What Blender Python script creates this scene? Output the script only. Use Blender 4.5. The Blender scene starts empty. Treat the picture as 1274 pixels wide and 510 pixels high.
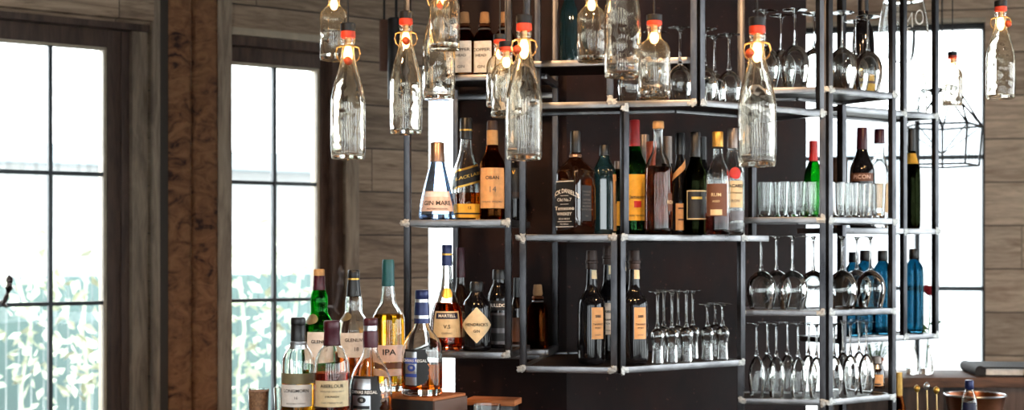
import bpy, bmesh, math, random
from mathutils import Vector, Matrix, Quaternion
random.seed(7)
PI = math.pi
SC = bpy.context.scene
COL = SC.collection
F = 1700.0; CX = 637.0; HY = 313.0; ZC = 1.6

def P(px, py, Y):
    return Vector(((px-CX)/F*Y, Y, ZC-(py-HY)/F*Y))
def zat(py, Y): return ZC-(py-HY)/F*Y
TA = math.radians(-10.5); TB = math.radians(34.5)
def on(th, c, px):
    """plan point where the view ray at column px meets the line Y - tan(th) X = c"""
    x = (px-CX)/F
    Y = c/(1-math.tan(th)*x)
    return Vector((x*Y, Y, 0))
def shift(th, c, d): return c + d/math.cos(th)      # same line moved d away from the viewer
def dirv(th): return Vector((math.cos(th), math.sin(th), 0))
def nrm(th): return Vector((-math.sin(th), math.cos(th), 0))   # pointing away from the viewer

# ---------------------------------------------------------------- objects
def tag(o, label=None, cat=None, group=None, kind=None):
    if label: o['label'] = label
    if cat: o['category'] = cat
    if group: o['group'] = group
    if kind: o['kind'] = kind
    return o
def thing(name, label, cat, loc=(0,0,0), rz=0.0, group=None):
    o = bpy.data.objects.new(name, None); COL.objects.link(o)
    o.empty_display_size = .05
    o.location = loc; o.rotation_euler = (0,0,rz)
    return tag(o, label, cat, group)
def link(name, me, mat, parent=None, sharp=35):
    o = bpy.data.objects.new(name, me); COL.objects.link(o)
    if mat is not None and len(me.materials) == 0: me.materials.append(mat)
    if parent is not None: o.parent = parent
    return o
def mesh(name, verts, faces, smooth=True, sharp=35):
    me = bpy.data.meshes.new(name)
    me.from_pydata([tuple(v) for v in verts], [], faces)
    me.validate()
    if smooth:
        me.polygons.foreach_set('use_smooth', [True]*len(me.polygons))
        try: me.set_sharp_from_angle(angle=math.radians(sharp))
        except Exception: pass
    me.update()
    return me
def copy_tree(o, parent=None):
    c = o.copy(); COL.objects.link(c)
    if parent is not None: c.parent = parent
    for ch in list(o.children): copy_tree(ch, c)
    return c

class MB:
    def __init__(s): s.v = []; s.f = []
    def add(s, vs, fs):
        b = len(s.v); s.v += [Vector(v) for v in vs]; s.f += [tuple(b+i for i in f) for f in fs]; return s
    def box(s, c, size, rz=0.0, bev=0.0):
        hx, hy, hz = size[0]/2, size[1]/2, size[2]/2
        bm = bmesh.new(); bmesh.ops.create_cube(bm, size=1)
        for v in bm.verts: v.co = Vector((v.co.x*size[0], v.co.y*size[1], v.co.z*size[2]))
        if bev > 0: bmesh.ops.bevel(bm, geom=bm.edges[:], offset=bev, segments=2, profile=.6, affect='EDGES')
        R = Matrix.Rotation(rz, 3, 'Z'); c = Vector(c)
        bm.verts.ensure_lookup_table()
        for i, v in enumerate(bm.verts): v.index = i
        s.add([R @ v.co + c for v in bm.verts], [[v.index for v in f.verts] for f in bm.faces]); bm.free(); return s
    def bar(s, p0, p1, w, h=None, side=None, bev=.0015):
        """square tube from p0 to p1; side = direction of its w face"""
        p0 = Vector(p0); p1 = Vector(p1); h = h or w
        ax = (p1-p0); L = ax.length; ax.normalize()
        if side is None: side = Vector((1,0,0)) if abs(ax.x) < .7 else Vector((0,1,0))
        side = Vector(side); side = (side - ax*side.dot(ax)).normalized(); up = ax.cross(side)
        bm = bmesh.new(); bmesh.ops.create_cube(bm, size=1)
        for v in bm.verts: v.co = Vector((v.co.x*w, v.co.y*h, v.co.z*L))
        if bev > 0: bmesh.ops.bevel(bm, geom=bm.edges[:], offset=bev, segments=2, profile=.6, affect='EDGES')
        M = Matrix((side, up, ax)).transposed(); c = (p0+p1)/2
        for i, v in enumerate(bm.verts): v.index = i
        s.add([M @ v.co + c for v in bm.verts], [[v.index for v in f.verts] for f in bm.faces]); bm.free(); return s
    def tube(s, pts, r, n=8, closed=False):
        pts = [Vector(p) for p in pts]; m = len(pts); rings = []
        up = Vector((0,0,1))
        for i, p in enumerate(pts):
            a = pts[i-1] if (i > 0 or closed) else p
            b = pts[(i+1) % m] if (i < m-1 or closed) else p
            t = (b-a).normalized()
            ref = up if abs(t.dot(up)) < .95 else Vector((1,0,0))
            u = t.cross(ref).normalized(); w = u.cross(t)
            rr = r[i] if isinstance(r, (list, tuple)) else r
            rings.append([p + (u*math.cos(2*PI*k/n) + w*math.sin(2*PI*k/n))*rr for k in range(n)])
        vs = [v for rg in rings for v in rg]; fs = []
        for i in range(m if closed else m-1):
            j = (i+1) % m
            for k in range(n): fs.append((i*n+k, i*n+(k+1)%n, j*n+(k+1)%n, j*n+k))
        if not closed:
            fs.append(tuple(range(n))[::-1]); fs.append(tuple((m-1)*n+k for k in range(n)))
        return s.add(vs, fs)
    def prism(s, poly, z0, z1):
        n = len(poly)
        vs = [(p[0],p[1],z0) for p in poly] + [(p[0],p[1],z1) for p in poly]
        fs = [tuple(range(n))[::-1], tuple(range(n,2*n))] + [(i,(i+1)%n,n+(i+1)%n,n+i) for i in range(n)]
        return s.add(vs, fs)
    def lathe(s, prof, n=40, c=(0,0,0)):
        """prof: (r, z[, square exponent]) from first to last; r=0 ends are closed"""
        c = Vector(c); rows = []
        for p in prof:
            r, z = p[0], p[1]; e = p[2] if len(p) > 2 else 2
            if r < 1e-6: rows.append([len(s.v)]); s.v.append(c+Vector((0,0,z))); continue
            row = []
            for k in range(n):
                a = 2*PI*k/n
                row.append(len(s.v)); rr = sq(r, a, e); s.v.append(c+Vector((rr*math.sin(a), -rr*math.cos(a), z)))
            rows.append(row)
        for a, b in zip(rows, rows[1:]):
            if len(a) == 1 and len(b) == 1: continue
            for k in range(n):
                k2 = (k+1) % n
                if len(a) == 1: s.f.append((a[0], b[k2], b[k]))
                elif len(b) == 1: s.f.append((a[k], a[k2], b[0]))
                else: s.f.append((a[k], a[k2], b[k2], b[k]))
        return s
    def mesh(s, name='m', smooth=True, sharp=35): return mesh(name, s.v, s.f, smooth, sharp)
    def build(s, name, mat, parent=None, smooth=True, sharp=35):
        return link(name, s.mesh(name, smooth, sharp), mat, parent)
def sq(r, a, e):
    if e <= 2.01: return r
    return r/((abs(math.sin(a))**e + abs(math.cos(a))**e)**(1.0/e))

def soften(prof, it=2):
    """corner cutting that keeps the first and last point and any doubled point"""
    for _ in range(it):
        out = [prof[0]]
        for i in range(len(prof)-1):
            a, b = prof[i], prof[i+1]
            if a == b: continue
            ka = (i == 0) or (prof[i-1] == a); kb = (i+2 == len(prof)) or (prof[i+2] == b)
            q = lambda t: tuple(x+(y-x)*t for x, y in zip(a, b))
            out += [a, a] if ka and i > 0 else ([] if ka else [q(.25)])
            out += [b] if kb and i+2 < len(prof) else ([] if kb else [q(.75)])
        out.append(prof[-1]); prof = out
    res = [prof[0]]
    for p in prof[1:]:
        if p != res[-1]: res.append(p)
    return res

# ---------------------------------------------------------------- materials
def new_mat(name):
    m = bpy.data.materials.new(name); m.use_nodes = True
    nt = m.node_tree; nt.nodes.clear()
    out = nt.nodes.new('ShaderNodeOutputMaterial')
    return m, nt, out
def lin(c):
    """sRGB 0-255 -> linear"""
    return tuple((x/255/12.92 if x/255 <= .04045 else ((x/255+.055)/1.055)**2.4) for x in c)
def pbr(name, col, rough=.5, metal=0.0, noise=0.0, scale=20, bump=0.0, spec=.5, coat=0.0, stretch=(1,1,1), col2=None):
    m, nt, out = new_mat(name); N = nt.nodes; L = nt.links
    b = N.new('ShaderNodeBsdfPrincipled'); L.new(b.outputs[0], out.inputs[0])
    b.inputs['Roughness'].default_value = rough; b.inputs['Metallic'].default_value = metal
    b.inputs['Specular IOR Level'].default_value = spec; b.inputs['Coat Weight'].default_value = coat
    tc = N.new('ShaderNodeTexCoord'); mp = N.new('ShaderNodeMapping'); mp.inputs['Scale'].default_value = stretch
    L.new(tc.outputs['Object'], mp.inputs['Vector'])
    nz = N.new('ShaderNodeTexNoise'); nz.inputs['Scale'].default_value = scale; nz.inputs['Detail'].default_value = 6
    L.new(mp.outputs[0], nz.inputs['Vector'])
    rp = N.new('ShaderNodeValToRGB'); L.new(nz.outputs['Fac'], rp.inputs['Fac'])
    c = Vector(col); c2 = Vector(col2) if col2 else c*(1+noise)
    rp.color_ramp.elements[0].position = .35; rp.color_ramp.elements[1].position = .68
    rp.color_ramp.elements[0].color = (*(c*(1-noise)), 1); rp.color_ramp.elements[1].color = (*c2, 1)
    L.new(rp.outputs[0], b.inputs['Base Color'])
    if bump > 0:
        bp = N.new('ShaderNodeBump'); bp.inputs['Strength'].default_value = bump; bp.inputs['Distance'].default_value = .01
        L.new(nz.outputs['Fac'], bp.inputs['Height']); L.new(bp.outputs[0], b.inputs['Normal'])
    return m
def glass(name, col=(1,1,1), ior=1.48, rough=0.0, wavy=0.0):
    m, nt, out = new_mat(name); N = nt.nodes; L = nt.links
    g = N.new('ShaderNodeBsdfGlass'); g.inputs['Color'].default_value = (*col,1); g.inputs['IOR'].default_value = ior
    g.inputs['Roughness'].default_value = rough; L.new(g.outputs[0], out.inputs[0])
    tc = N.new('ShaderNodeTexCoord'); nz = N.new('ShaderNodeTexNoise'); nz.inputs['Scale'].default_value = 22; nz.inputs['Detail'].default_value = 1.5
    L.new(tc.outputs['Object'], nz.inputs['Vector'])
    bp = N.new('ShaderNodeBump'); bp.inputs['Strength'].default_value = max(wavy,.0005); bp.inputs['Distance'].default_value = .02
    L.new(nz.outputs['Fac'], bp.inputs['Height'])
    if wavy > 0: L.new(bp.outputs[0], g.inputs['Normal'])
    return m
def emis(name, col, s):
    m, nt, out = new_mat(name); e = nt.nodes.new('ShaderNodeEmission')
    e.inputs[0].default_value = (*col,1); e.inputs[1].default_value = s; nt.links.new(e.outputs[0], out.inputs[0]); return m
def pane_mat():
    m, nt, out = new_mat('window_pane_glass'); N = nt.nodes; L = nt.links
    t = N.new('ShaderNodeBsdfTransparent'); t.inputs[0].default_value = (.96,.98,.98,1)
    g = N.new('ShaderNodeBsdfGlossy'); g.inputs['Roughness'].default_value = .01
    fr = N.new('ShaderNodeFresnel'); fr.inputs['IOR'].default_value = 1.3
    mx = N.new('ShaderNodeMixShader'); L.new(fr.outputs[0], mx.inputs[0]); L.new(t.outputs[0], mx.inputs[1]); L.new(g.outputs[0], mx.inputs[2])
    L.new(mx.outputs[0], out.inputs[0]); return m
def plank_mat(name, cols, h=.2, length=1.9, grain=1.0, rough=.65, axis='XZ'):
    m, nt, out = new_mat(name); N = nt.nodes; L = nt.links
    def math_(op, a, b=None):
        n = N.new('ShaderNodeMath'); n.operation = op
        for i, x in enumerate((a, b)):
            if x is None: continue
            if isinstance(x, (int, float)): n.inputs[i].default_value = x
            else: L.new(x, n.inputs[i])
        return n.outputs[0]
    b = N.new('ShaderNodeBsdfPrincipled'); L.new(b.outputs[0], out.inputs[0]); b.inputs['Roughness'].default_value = rough
    tc = N.new('ShaderNodeTexCoord'); sx = N.new('ShaderNodeSeparateXYZ'); L.new(tc.outputs['Object'], sx.inputs[0])
    u, v = (sx.outputs[0], sx.outputs[2]) if axis == 'XZ' else (sx.outputs[2], sx.outputs[0])
    row = math_('FLOOR', math_('DIVIDE', v, h)); fv = math_('FRACT', math_('DIVIDE', v, h))
    wn = N.new('ShaderNodeTexWhiteNoise'); wn.noise_dimensions = '1D'; L.new(row, wn.inputs['W'])
    uu = math_('ADD', math_('DIVIDE', u, length), wn.outputs['Value'])
    cell = math_('FLOOR', uu); fu = math_('FRACT', uu)
    cb = N.new('ShaderNodeCombineXYZ'); L.new(row, cb.inputs[0]); L.new(cell, cb.inputs[1])
    w2 = N.new('ShaderNodeTexWhiteNoise'); w2.noise_dimensions = '3D'; L.new(cb.outputs[0], w2.inputs['Vector'])
    gv = N.new('ShaderNodeCombineXYZ'); L.new(math_('MULTIPLY', u, 1.4), gv.inputs[0]); L.new(math_('MULTIPLY', v, 11), gv.inputs[2])
    L.new(math_('MULTIPLY', w2.outputs['Value'], 37), gv.inputs[1])
    n1 = N.new('ShaderNodeTexNoise'); n1.inputs['Scale'].default_value = 1.6; n1.inputs['Detail'].default_value = 7; n1.inputs['Distortion'].default_value = 1.6*grain
    n1.inputs['Roughness'].default_value = .62; L.new(gv.outputs[0], n1.inputs['Vector'])
    n2 = N.new('ShaderNodeTexNoise'); n2.inputs['Scale'].default_value = 9; n2.inputs['Detail'].default_value = 4; n2.inputs['Distortion'].default_value = .4
    L.new(gv.outputs[0], n2.inputs['Vector'])
    f = math_('ADD', math_('MULTIPLY', n1.outputs['Fac'], .75), math_('MULTIPLY', n2.outputs['Fac'], .25))
    rp = N.new('ShaderNodeValToRGB'); L.new(f, rp.inputs['Fac'])
    rp.color_ramp.elements[0].position = .36; rp.color_ramp.elements[1].position = .62
    rp.color_ramp.elements[0].color = (*cols[0],1); rp.color_ramp.elements[1].color = (*cols[1],1)
    hs = N.new('ShaderNodeHueSaturation'); L.new(rp.outputs[0], hs.inputs['Color'])
    L.new(math_('ADD', math_('MULTIPLY', w2.outputs['Value'], .55), .72), hs.inputs['Value'])
    gap = math_('MULTIPLY', math_('MULTIPLY', math_('GREATER_THAN', fv, .018), math_('LESS_THAN', fv, .985)), math_('GREATER_THAN', fu, .004/length))
    mx = N.new('ShaderNodeMix'); mx.data_type = 'RGBA'; L.new(gap, mx.inputs['Factor']); mx.inputs[6].default_value = (*[x*.25 for x in cols[0]],1); L.new(hs.outputs[0], mx.inputs[7])
    L.new(mx.outputs[2], b.inputs['Base Color'])
    bp = N.new('ShaderNodeBump'); bp.inputs['Strength'].default_value = .35; bp.inputs['Distance'].default_value = .01
    L.new(math_('ADD', math_('MULTIPLY', f, .4), gap), bp.inputs['Height']); L.new(bp.outputs[0], b.inputs['Normal'])
    return m
def bark_mat():
    m, nt, out = new_mat('bark'); N = nt.nodes; L = nt.links
    b = N.new('ShaderNodeBsdfPrincipled'); L.new(b.outputs[0], out.inputs[0]); b.inputs['Roughness'].default_value = .9
    tc = N.new('ShaderNodeTexCoord'); mp = N.new('ShaderNodeMapping'); mp.inputs['Scale'].default_value = (1,1,1.7); L.new(tc.outputs['Object'], mp.inputs[0])
    n = N.new('ShaderNodeTexNoise'); n.inputs['Scale'].default_value = 10; n.inputs['Detail'].default_value = 7; n.inputs['Distortion'].default_value = 1.2; n.inputs['Roughness'].default_value = .6
    L.new(mp.outputs[0], n.inputs['Vector'])
    rp = N.new('ShaderNodeValToRGB'); L.new(n.outputs['Fac'], rp.inputs['Fac'])
    e = rp.color_ramp.elements; e[0].position = .33; e[0].color = (*lin((52,30,22)),1); e[1].position = .44; e[1].color = (*lin((120,78,52)),1)
    x = rp.color_ramp.elements.new(.62); x.color = (*lin((150,104,70)),1)
    L.new(rp.outputs[0], b.inputs['Base Color'])
    bp = N.new('ShaderNodeBump'); bp.inputs['Strength'].default_value = .8; bp.inputs['Distance'].default_value = .02; L.new(n.outputs['Fac'], bp.inputs['Height']); L.new(bp.outputs[0], b.inputs['Normal'])
    return m
def steel_mat(name, c0, c1, rough, scale, metal=1.0, stretch=(1,1,1), speck=False, spec=.5):
    m, nt, out = new_mat(name); N = nt.nodes; L = nt.links
    b = N.new('ShaderNodeBsdfPrincipled'); L.new(b.outputs[0], out.inputs[0]); b.inputs['Metallic'].default_value = metal; b.inputs['Specular IOR Level'].default_value = spec
    tc = N.new('ShaderNodeTexCoord'); mp = N.new('ShaderNodeMapping'); mp.inputs['Scale'].default_value = stretch; L.new(tc.outputs['Object'], mp.inputs[0])
    n = N.new('ShaderNodeTexNoise'); n.inputs['Scale'].default_value = scale; n.inputs['Detail'].default_value = 8; n.inputs['Roughness'].default_value = .65; L.new(mp.outputs[0], n.inputs['Vector'])
    rp = N.new('ShaderNodeValToRGB'); L.new(n.outputs['Fac'], rp.inputs['Fac'])
    e = rp.color_ramp.elements; e[0].position = .35; e[0].color = (*c0,1); e[1].position = .68; e[1].color = (*c1,1)
    col = rp.outputs[0]
    if speck:
        vz = N.new('ShaderNodeTexNoise'); vz.inputs['Scale'].default_value = 60; vz.inputs['Detail'].default_value = 2; L.new(tc.outputs['Object'], vz.inputs['Vector'])
        r2 = N.new('ShaderNodeValToRGB'); L.new(vz.outputs['Fac'], r2.inputs['Fac']); r2.color_ramp.elements[0].position = .70; r2.color_ramp.elements[1].position = .74
        mx = N.new('ShaderNodeMix'); mx.data_type = 'RGBA'; L.new(r2.outputs[0], mx.inputs['Factor']); L.new(col, mx.inputs[6]); mx.inputs[7].default_value = (*[x*3 for x in c1],1); col = mx.outputs[2]
    L.new(col, b.inputs['Base Color'])
    mr = N.new('ShaderNodeMapRange'); L.new(n.outputs['Fac'], mr.inputs[0]); mr.inputs[3].default_value = rough-.1; mr.inputs[4].default_value = rough+.12; L.new(mr.outputs[0], b.inputs['Roughness'])
    bp = N.new('ShaderNodeBump'); bp.inputs['Strength'].default_value = .12; bp.inputs['Distance'].default_value = .004; L.new(n.outputs['Fac'], bp.inputs['Height']); L.new(bp.outputs[0], b.inputs['Normal'])
    return m

M = {}
M['plank'] = plank_mat('weathered_oak_planks', (lin((112,88,68)), lin((178,152,126))), h=.21, length=2.1)
M['plank_right'] = plank_mat('oak_planks', (lin((160,130,106)), lin((216,188,160))), h=.25, length=2.6)
M['trim'] = plank_mat('grey_oak_trim', (lin((112,94,78)), lin((164,144,122))), h=3.0, length=9, axis='ZX')
M['darkwood'] = plank_mat('dark_stained_wood', (lin((58,40,32)), lin((92,70,58))), h=3.0, length=9, axis='ZX')
M['midwood'] = plank_mat('brown_wood', (lin((86,64,50)), lin((122,100,82))), h=3.0, length=9)
M['bark'] = bark_mat()
M['muntin'] = pbr('painted_steel_muntin', lin((70,76,80)), .45, noise=.1)
M['sash'] = pbr('pale_sash_edge', lin((176,160,138)), .5, noise=.1)
M['reveal'] = pbr('pale_outer_reveal', lin((205,198,188)), .7, noise=.06, scale=6)
M['pane'] = pane_mat()
M['steel'] = steel_mat('backlit_steel_tube', lin((48,48,51)), lin((92,92,95)), .30, 14, .95, stretch=(1,1,.35))  # posts darker than the rails, their backlit tone put into the colour
M['steel_rail'] = steel_mat('light_steel_tube', lin((84,84,86)), lin((146,146,148)), .30, 14, .95, stretch=(.35,.35,1))  # same steel in a lighter tone for the rails
M['weld'] = pbr('ground_weld', lin((172,174,172)), .46, .75, noise=.25, scale=120, bump=.4)
M['rust'] = steel_mat('rusted_steel_sheet', lin((24,12,11)), lin((46,26,22)), .55, 3.2, .0, speck=True, spec=.14)
M['shelf'] = steel_mat('dark_shelf_plate', lin((34,26,24)), lin((56,44,38)), .5, 12, .3)
M['black'] = pbr('black_metal', lin((26,24,24)), .45, .3, noise=.15)
M['iron'] = pbr('wrought_iron', lin((104,92,88)), .38, .8, noise=.2)
M['floor'] = plank_mat('floor_boards', (lin((70,50,38)), lin((110,84,62))), h=.16, length=2.2)
M['plaster'] = pbr('plaster', lin((150,140,128)), .9, noise=.05, scale=4)
M['ceil'] = pbr('ceiling_wood', lin((120,100,84)), .8, noise=.12, scale=5)
SKY = 6.6; EXPO = 0.42; SPOT = 85
# ---------------------------------------------------------------- the room
def struct(o): o['kind'] = 'structure'; return o
CW = 7.1           # left wall line  (direction TB)
CR = 8.4           # back right wall (direction TA)
CEIL = 3.2
def wall_frame(th, c, px0):
    p = on(th, c, px0); return p, th
class Wall:
    """local axes: u along the wall (to the right), w outwards, z up"""
    def __init__(s, th, c, px0): s.th = th; s.c = c; s.o = on(th, c, px0)
    def u(s, px, w=0.0):
        p = on(s.th, shift(s.th, s.c, w), px); return (p - s.o).dot(dirv(s.th))
    def z(s, px, py, w=0.0):
        return zat(py, on(s.th, shift(s.th, s.c, w), px).y)
    def place(s, o): o.location = s.o; o.rotation_euler = (0,0,s.th); return o
def wall_with_holes(name, W, u0, u1, holes, mat, thick=.14, z1=CEIL):
    us = sorted({u0,u1,*[h[0] for h in holes],*[h[1] for h in holes]}); zs = sorted({0.0,z1,*[h[2] for h in holes],*[h[3] for h in holes]})
    mb = MB()
    for a, b in zip(us, us[1:]):
        run = None
        for c, d in zip(zs, zs[1:]):
            mu, mz = (a+b)/2, (c+d)/2
            if any(h[0] < mu < h[1] and h[2] < mz < h[3] for h in holes):
                continue
            mb.box(((a+b)/2, thick/2, (c+d)/2), (b-a, thick, d-c))
    o = mb.build(name, mat, smooth=False); W.place(o); struct(o); return o

LW = Wall(TB, CW, 208)
G = .10            # glass lies this far behind the wall face
# openings in u
w1a, w1b = LW.u(-190, 0), LW.u(150, G)+.05
w1b = LW.u(187)
w2a, w2b = LW.u(284), LW.u(430)
w3a = LW.u(534, 0); w3b = w3a+1.1
ztop = LW.z(340, 46, 0)
ZB = .25
print('window top', ztop, 'w2', w2a, w2b, w2b-w2a, 'w1', w1a, w1b)
z3 = LW.z(548, 100)
wall_with_holes('wall_left', LW, LW.u(-420)-3.0, LW.u(900), [(w1a,w1b,ZB,ztop),(w2a,w2b,ZB,ztop),(w3a,w3b,ZB,z3)], M['plank'])

def lbox(mb, W, u0, u1, w0, w1, z0, z1, bev=.003):
    mb.box(((u0+u1)/2, (w0+w1)/2, (z0+z1)/2), (abs(u1-u0), abs(w1-w0), abs(z1-z0)), bev=bev)
def french_window(n, ua, ub, ust, mun_u, zt, zmid, W=LW, stile=.085, zglass=None):
    """ua..ub: sash opening, ust: where the right stile starts, mun_u: vertical bars, zmid: horizontal bars"""
    root = MB(); lbox(root, W, ust, ub, G-.03, G+.03, ZB, zt)                # right stile
    lbox(root, W, ua, ust, G-.03, G+.03, zglass, zt)                         # head rail
    lbox(root, W, ua, ust, G-.03, G+.03, ZB, ZB+.12)
    lbox(root, W, ua-.06, ua, G-.03, G+.03, ZB, zt)
    r = root.build(f'window_{n}', M['darkwood']); W.place(r); struct(r)
    e = MB(); lbox(e, W, ust-.014, ust, G-.022, G+.05, ZB+.12, zglass, .002); lbox(e, W, ua, ust, G-.022, G+.02, zglass-.012, zglass, .002)
    e.build('sash_bead', M['sash'], r)
    for u in mun_u:
        m = MB(); lbox(m, W, u-.0085, u+.0085, G-.016, G+.016, ZB+.1, zglass, .002); m.build('muntin', M['muntin'], r)
    for z in zmid:
        m = MB(); lbox(m, W, ua, ust, G-.014, G+.014, z-.0085, z+.0085, .002); m.build('muntin', M['muntin'], r)
    p = MB(); p.box(((ua+ust)/2, G, (ZB+zglass)/2), (ust-ua, .006, zglass-ZB)); p.build('pane', M['pane'], r, smooth=False)
    return r
def handle(px, py0, py1, W, parent, w=-.03):
    """wrought iron casement latch with a spear tip, leaning"""
    u = W.u(px, w); zt = W.z(px, py0, w); zb = W.z(px, py1, w)
    h = zt-zb; mb = MB()
    pts = []; rs = []
    for t, r in ((0,.006),(.1,.009),(.3,.010),(.5,.013),(.56,.018),(.62,.012),(.75,.010),(.82,.016),(.9,.014),(1.0,.002)):
        pts.append((u + .022*math.sin(t*2.2), w - .012 - .02*t, zb+h*t)); rs.append(r)
    mb.tube(pts, rs, 8); mb.tube([(u,w+.01,zb+.06*h),(u,w+G,zb+.06*h)], .007, 8)
    mb.tube([(u, w-.012, zb+.02*h),(u+.01,w-.03,zb-.10*h)], [.009,.005], 8)
    o = mb.build('window_handle', M['iron'], parent); o['label'] = 'black wrought iron latch with a spear tip'
    return o
# window 1
zg = LW.z(100, 57, G)
win1 = french_window(1, w1a+.1, LW.u(150,G-.03), LW.u(131,G), [LW.u(62,G), LW.u(62,G)-(LW.u(131,G)-LW.u(62,G))*1.02, LW.u(62,G)-(LW.u(131,G)-LW.u(62,G))*2.04], ztop-.02, [LW.z(62,215,G), LW.z(62,378,G)], zglass=zg)
handle(3, 342, 378, LW, win1)
# window 2
zg2 = LW.z(341, 81.5, G)
win2 = french_window(2, w2a-.05, LW.u(409,G-.03), LW.u(395.5,G), [LW.u(340.5,G)], ztop-.02, [LW.z(341,228,G), LW.z(341,373,G)], zglass=zg2)
handle(416, 330, 385, LW, win2)
# window 3, seen as the bright slit beside the steel column
win3 = french_window(3, w3a, w3b, w3b-.09, [w3a+.55], z3, [], zglass=z3-.02)
handle(536, 400, 435, LW, win3)

def trim(n, W, u0, u1, w0, w1, z0, z1, mat):
    mb = MB(); lbox(mb, W, u0, u1, w0, w1, z0, z1, .004); o = mb.build(f'trim_{n}', mat); W.place(o); struct(o); return o
# dressing of the left wall
trim(1, LW, LW.u(187), LW.u(208,-.02), -.035, .03, 0, CEIL, M['trim'])                # pier board beside bark
trim(2, LW, LW.u(270,-.02), LW.u(289,-.035), -.035, .06, 0, CEIL, M['trim'])
trim(3, LW, LW.u(430), LW.u(447,-.01), -.012, .03, 0, LW.z(435,100), M['trim'])
trim(4, LW, LW.u(158,G), LW.u(187)+.01, .03, .20, 0, ztop, M['trim'])                 # window 1 reveal board
trim(5, LW, LW.u(150,G-.02), LW.u(160,G), G-.03, .2, 0, ztop, M['darkwood'])
trim(6, LW, LW.u(409,G-.03), LW.u(430)+.005, .028, .2, 0, ztop, M['darkwood'])
# window heads
zA = LW.z(340, 40); 
trim(7, LW, LW.u(289,-.03), LW.u(428), -.02, .02, LW.z(289,42,-.02), LW.z(289,33,-.02), M['sash'])
trim(8, LW, LW.u(289), LW.u(430), .0, .1, LW.z(300,56,.0), LW.z(300,42,0), M['darkwood'])
trim(9, LW, LW.u(-300), LW.u(187), -.05, .06, LW.z(100,17,-.05), CEIL, M['plank'])
trim(10, LW, LW.u(-300), LW.u(187), .0, .1, LW.z(100,31,0), LW.z(100,17,-.05), M['darkwood'])
# bark clad corner post: a round half trunk between the trims
def bark_post():
    mb = MB(); u0, u1 = LW.u(207,-.02), LW.u(271,-.02); n = 22; m = 60; um = u0+(u1-u0)*.5
    for j in range(m+1):
        for i in range(n+1):
            t = i/n; u = u0+(u1-u0)*t
            w = -.02 - .03*abs(math.sin(2*PI*t))**.7
            if abs(t-.5) < .04: w = .012
            w += .006*math.sin(j*1.7+i*2.3)*math.sin(j*.9-i) 
            mb.v.append(Vector((u, w, CEIL*j/m)))
    k = n+1
    for j in range(m):
        for i in range(n): mb.f.append((j*k+i, j*k+i+1, (j+1)*k+i+1, (j+1)*k+i))
    b = len(mb.v)
    for z in (0, CEIL): mb.v += [Vector((u0,.08,z)), Vector((u1,.08,z))]
    mb.f += [(b+1,b,b+2,b+3),(b,0,m*k,b+2) if False else (b,0,b+2), ]
    o = mb.build('trim_11', M['bark'], sharp=60); LW.place(o); struct(o)
bark_post()

# right hand back wall with a window behind the shelf tower
RW = Wall(TA, CR, 1226)
r0 = RW.u(1010); r1 = 0.0
zrt = RW.z(1200, 26); zrb = .55
rwin_u0 = RW.u(985); 
wall_with_holes('wall_right', RW, RW.u(955)-.1, RW.u(1274)+3.2, [(rwin_u0, r1, zrb, zrt)], M['plank_right'])
def right_window():
    mb = MB(); g = .05
    zt = RW.z(1200, 37, g)
    lbox(mb, RW, rwin_u0, r1, g-.03, g+.03, zt, zrt)
    lbox(mb, RW, r1-.012, r1, g-.03, g+.03, zrb, zrt); lbox(mb, RW, rwin_u0, rwin_u0+.06, g-.03, g+.03, zrb, zrt); lbox(mb, RW, rwin_u0, r1, g-.03, g+.03, zrb, zrb+.06)
    r = mb.build('window_4', M['black']); RW.place(r); struct(r)
    for py in (195.5, 359): 
        z = RW.z(1200, py, g); m = MB(); lbox(m, RW, rwin_u0, r1, g-.02, g+.02, z-.013, z+.013, .002); m.build('muntin', M['muntin'], r)
    for px in (1141,):
        u = RW.u(px, g); m = MB(); lbox(m, RW, u-.014, u+.014, g-.02, g+.02, zrb, zrt, .002); m.build('muntin', M['muntin'], r)
    p = MB(); p.box(((rwin_u0+r1)/2, g, (zrb+zrt)/2), (r1-rwin_u0, .006, zrt-zrb)); p.build('pane', M['pane'], r, smooth=False)
right_window()
trim(12, RW, rwin_u0-.05, r1, -.02, .03, RW.z(1200,27.5,-.02), RW.z(1200,22,-.02), M['sash'])

# floor, ceiling and the sides of the room that lie behind the camera
def quad(name, poly, z0, z1, mat):
    o = MB().prism(poly, z0, z1).build(name, mat, smooth=False); return struct(o)
room = [(-5.6,-3.2),(6.5,-3.2),(6.5,8.4),(-5.6,9.5)]
quad('floor', [(-8,-3.6),(7,-3.6),(7,9.6),(-8,9.6)], -.12, 0, M['floor'])
quad('ceiling', [(-5.8,-3.4),(6.7,-3.4),(6.7,7.3),(1.36,8.2),(-5.8,3.1)], CEIL, CEIL+.12, M['ceil'])
def axis_wall(name, p0, p1, holes, mat=M['plaster'], thick=.15):
    """straight wall p0->p1 seen from inside on its right hand; holes (s0,s1,z0,z1) along it"""
    p0 = Vector((*p0,0)); p1 = Vector((*p1,0)); L = (p1-p0).length; th = math.atan2(p1.y-p0.y, p1.x-p0.x)
    W = Wall(0, 1, 637); W.o = p0; W.th = th
    return wall_with_holes(name, W, 0, L, holes, mat, thick), W, L
BACKH = [(.5+2.0*k,1.6+2.0*k,.3,3.0) for k in range(6)]  # unseen rear windows, width and spacing shaped for slim highlights and fill
wb, Wb, Lb = axis_wall('wall_back', (6.5,-3.2), (-5.7,-3.2), BACKH)
SIDEH = [(1.0,3.6,.4,3.0),(4.0,6.8,.4,3.0),(7.2,10.3,.4,3.0)]  # unseen side windows, the nearest added for more light from the right
ws, Ws, Ls = axis_wall('wall_side', (6.5,7.5), (6.5,-3.2), SIDEH)
wn, Wn, Ln = axis_wall('wall_near', (-5.7,-3.2), (-5.7,3.4), [])
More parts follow.
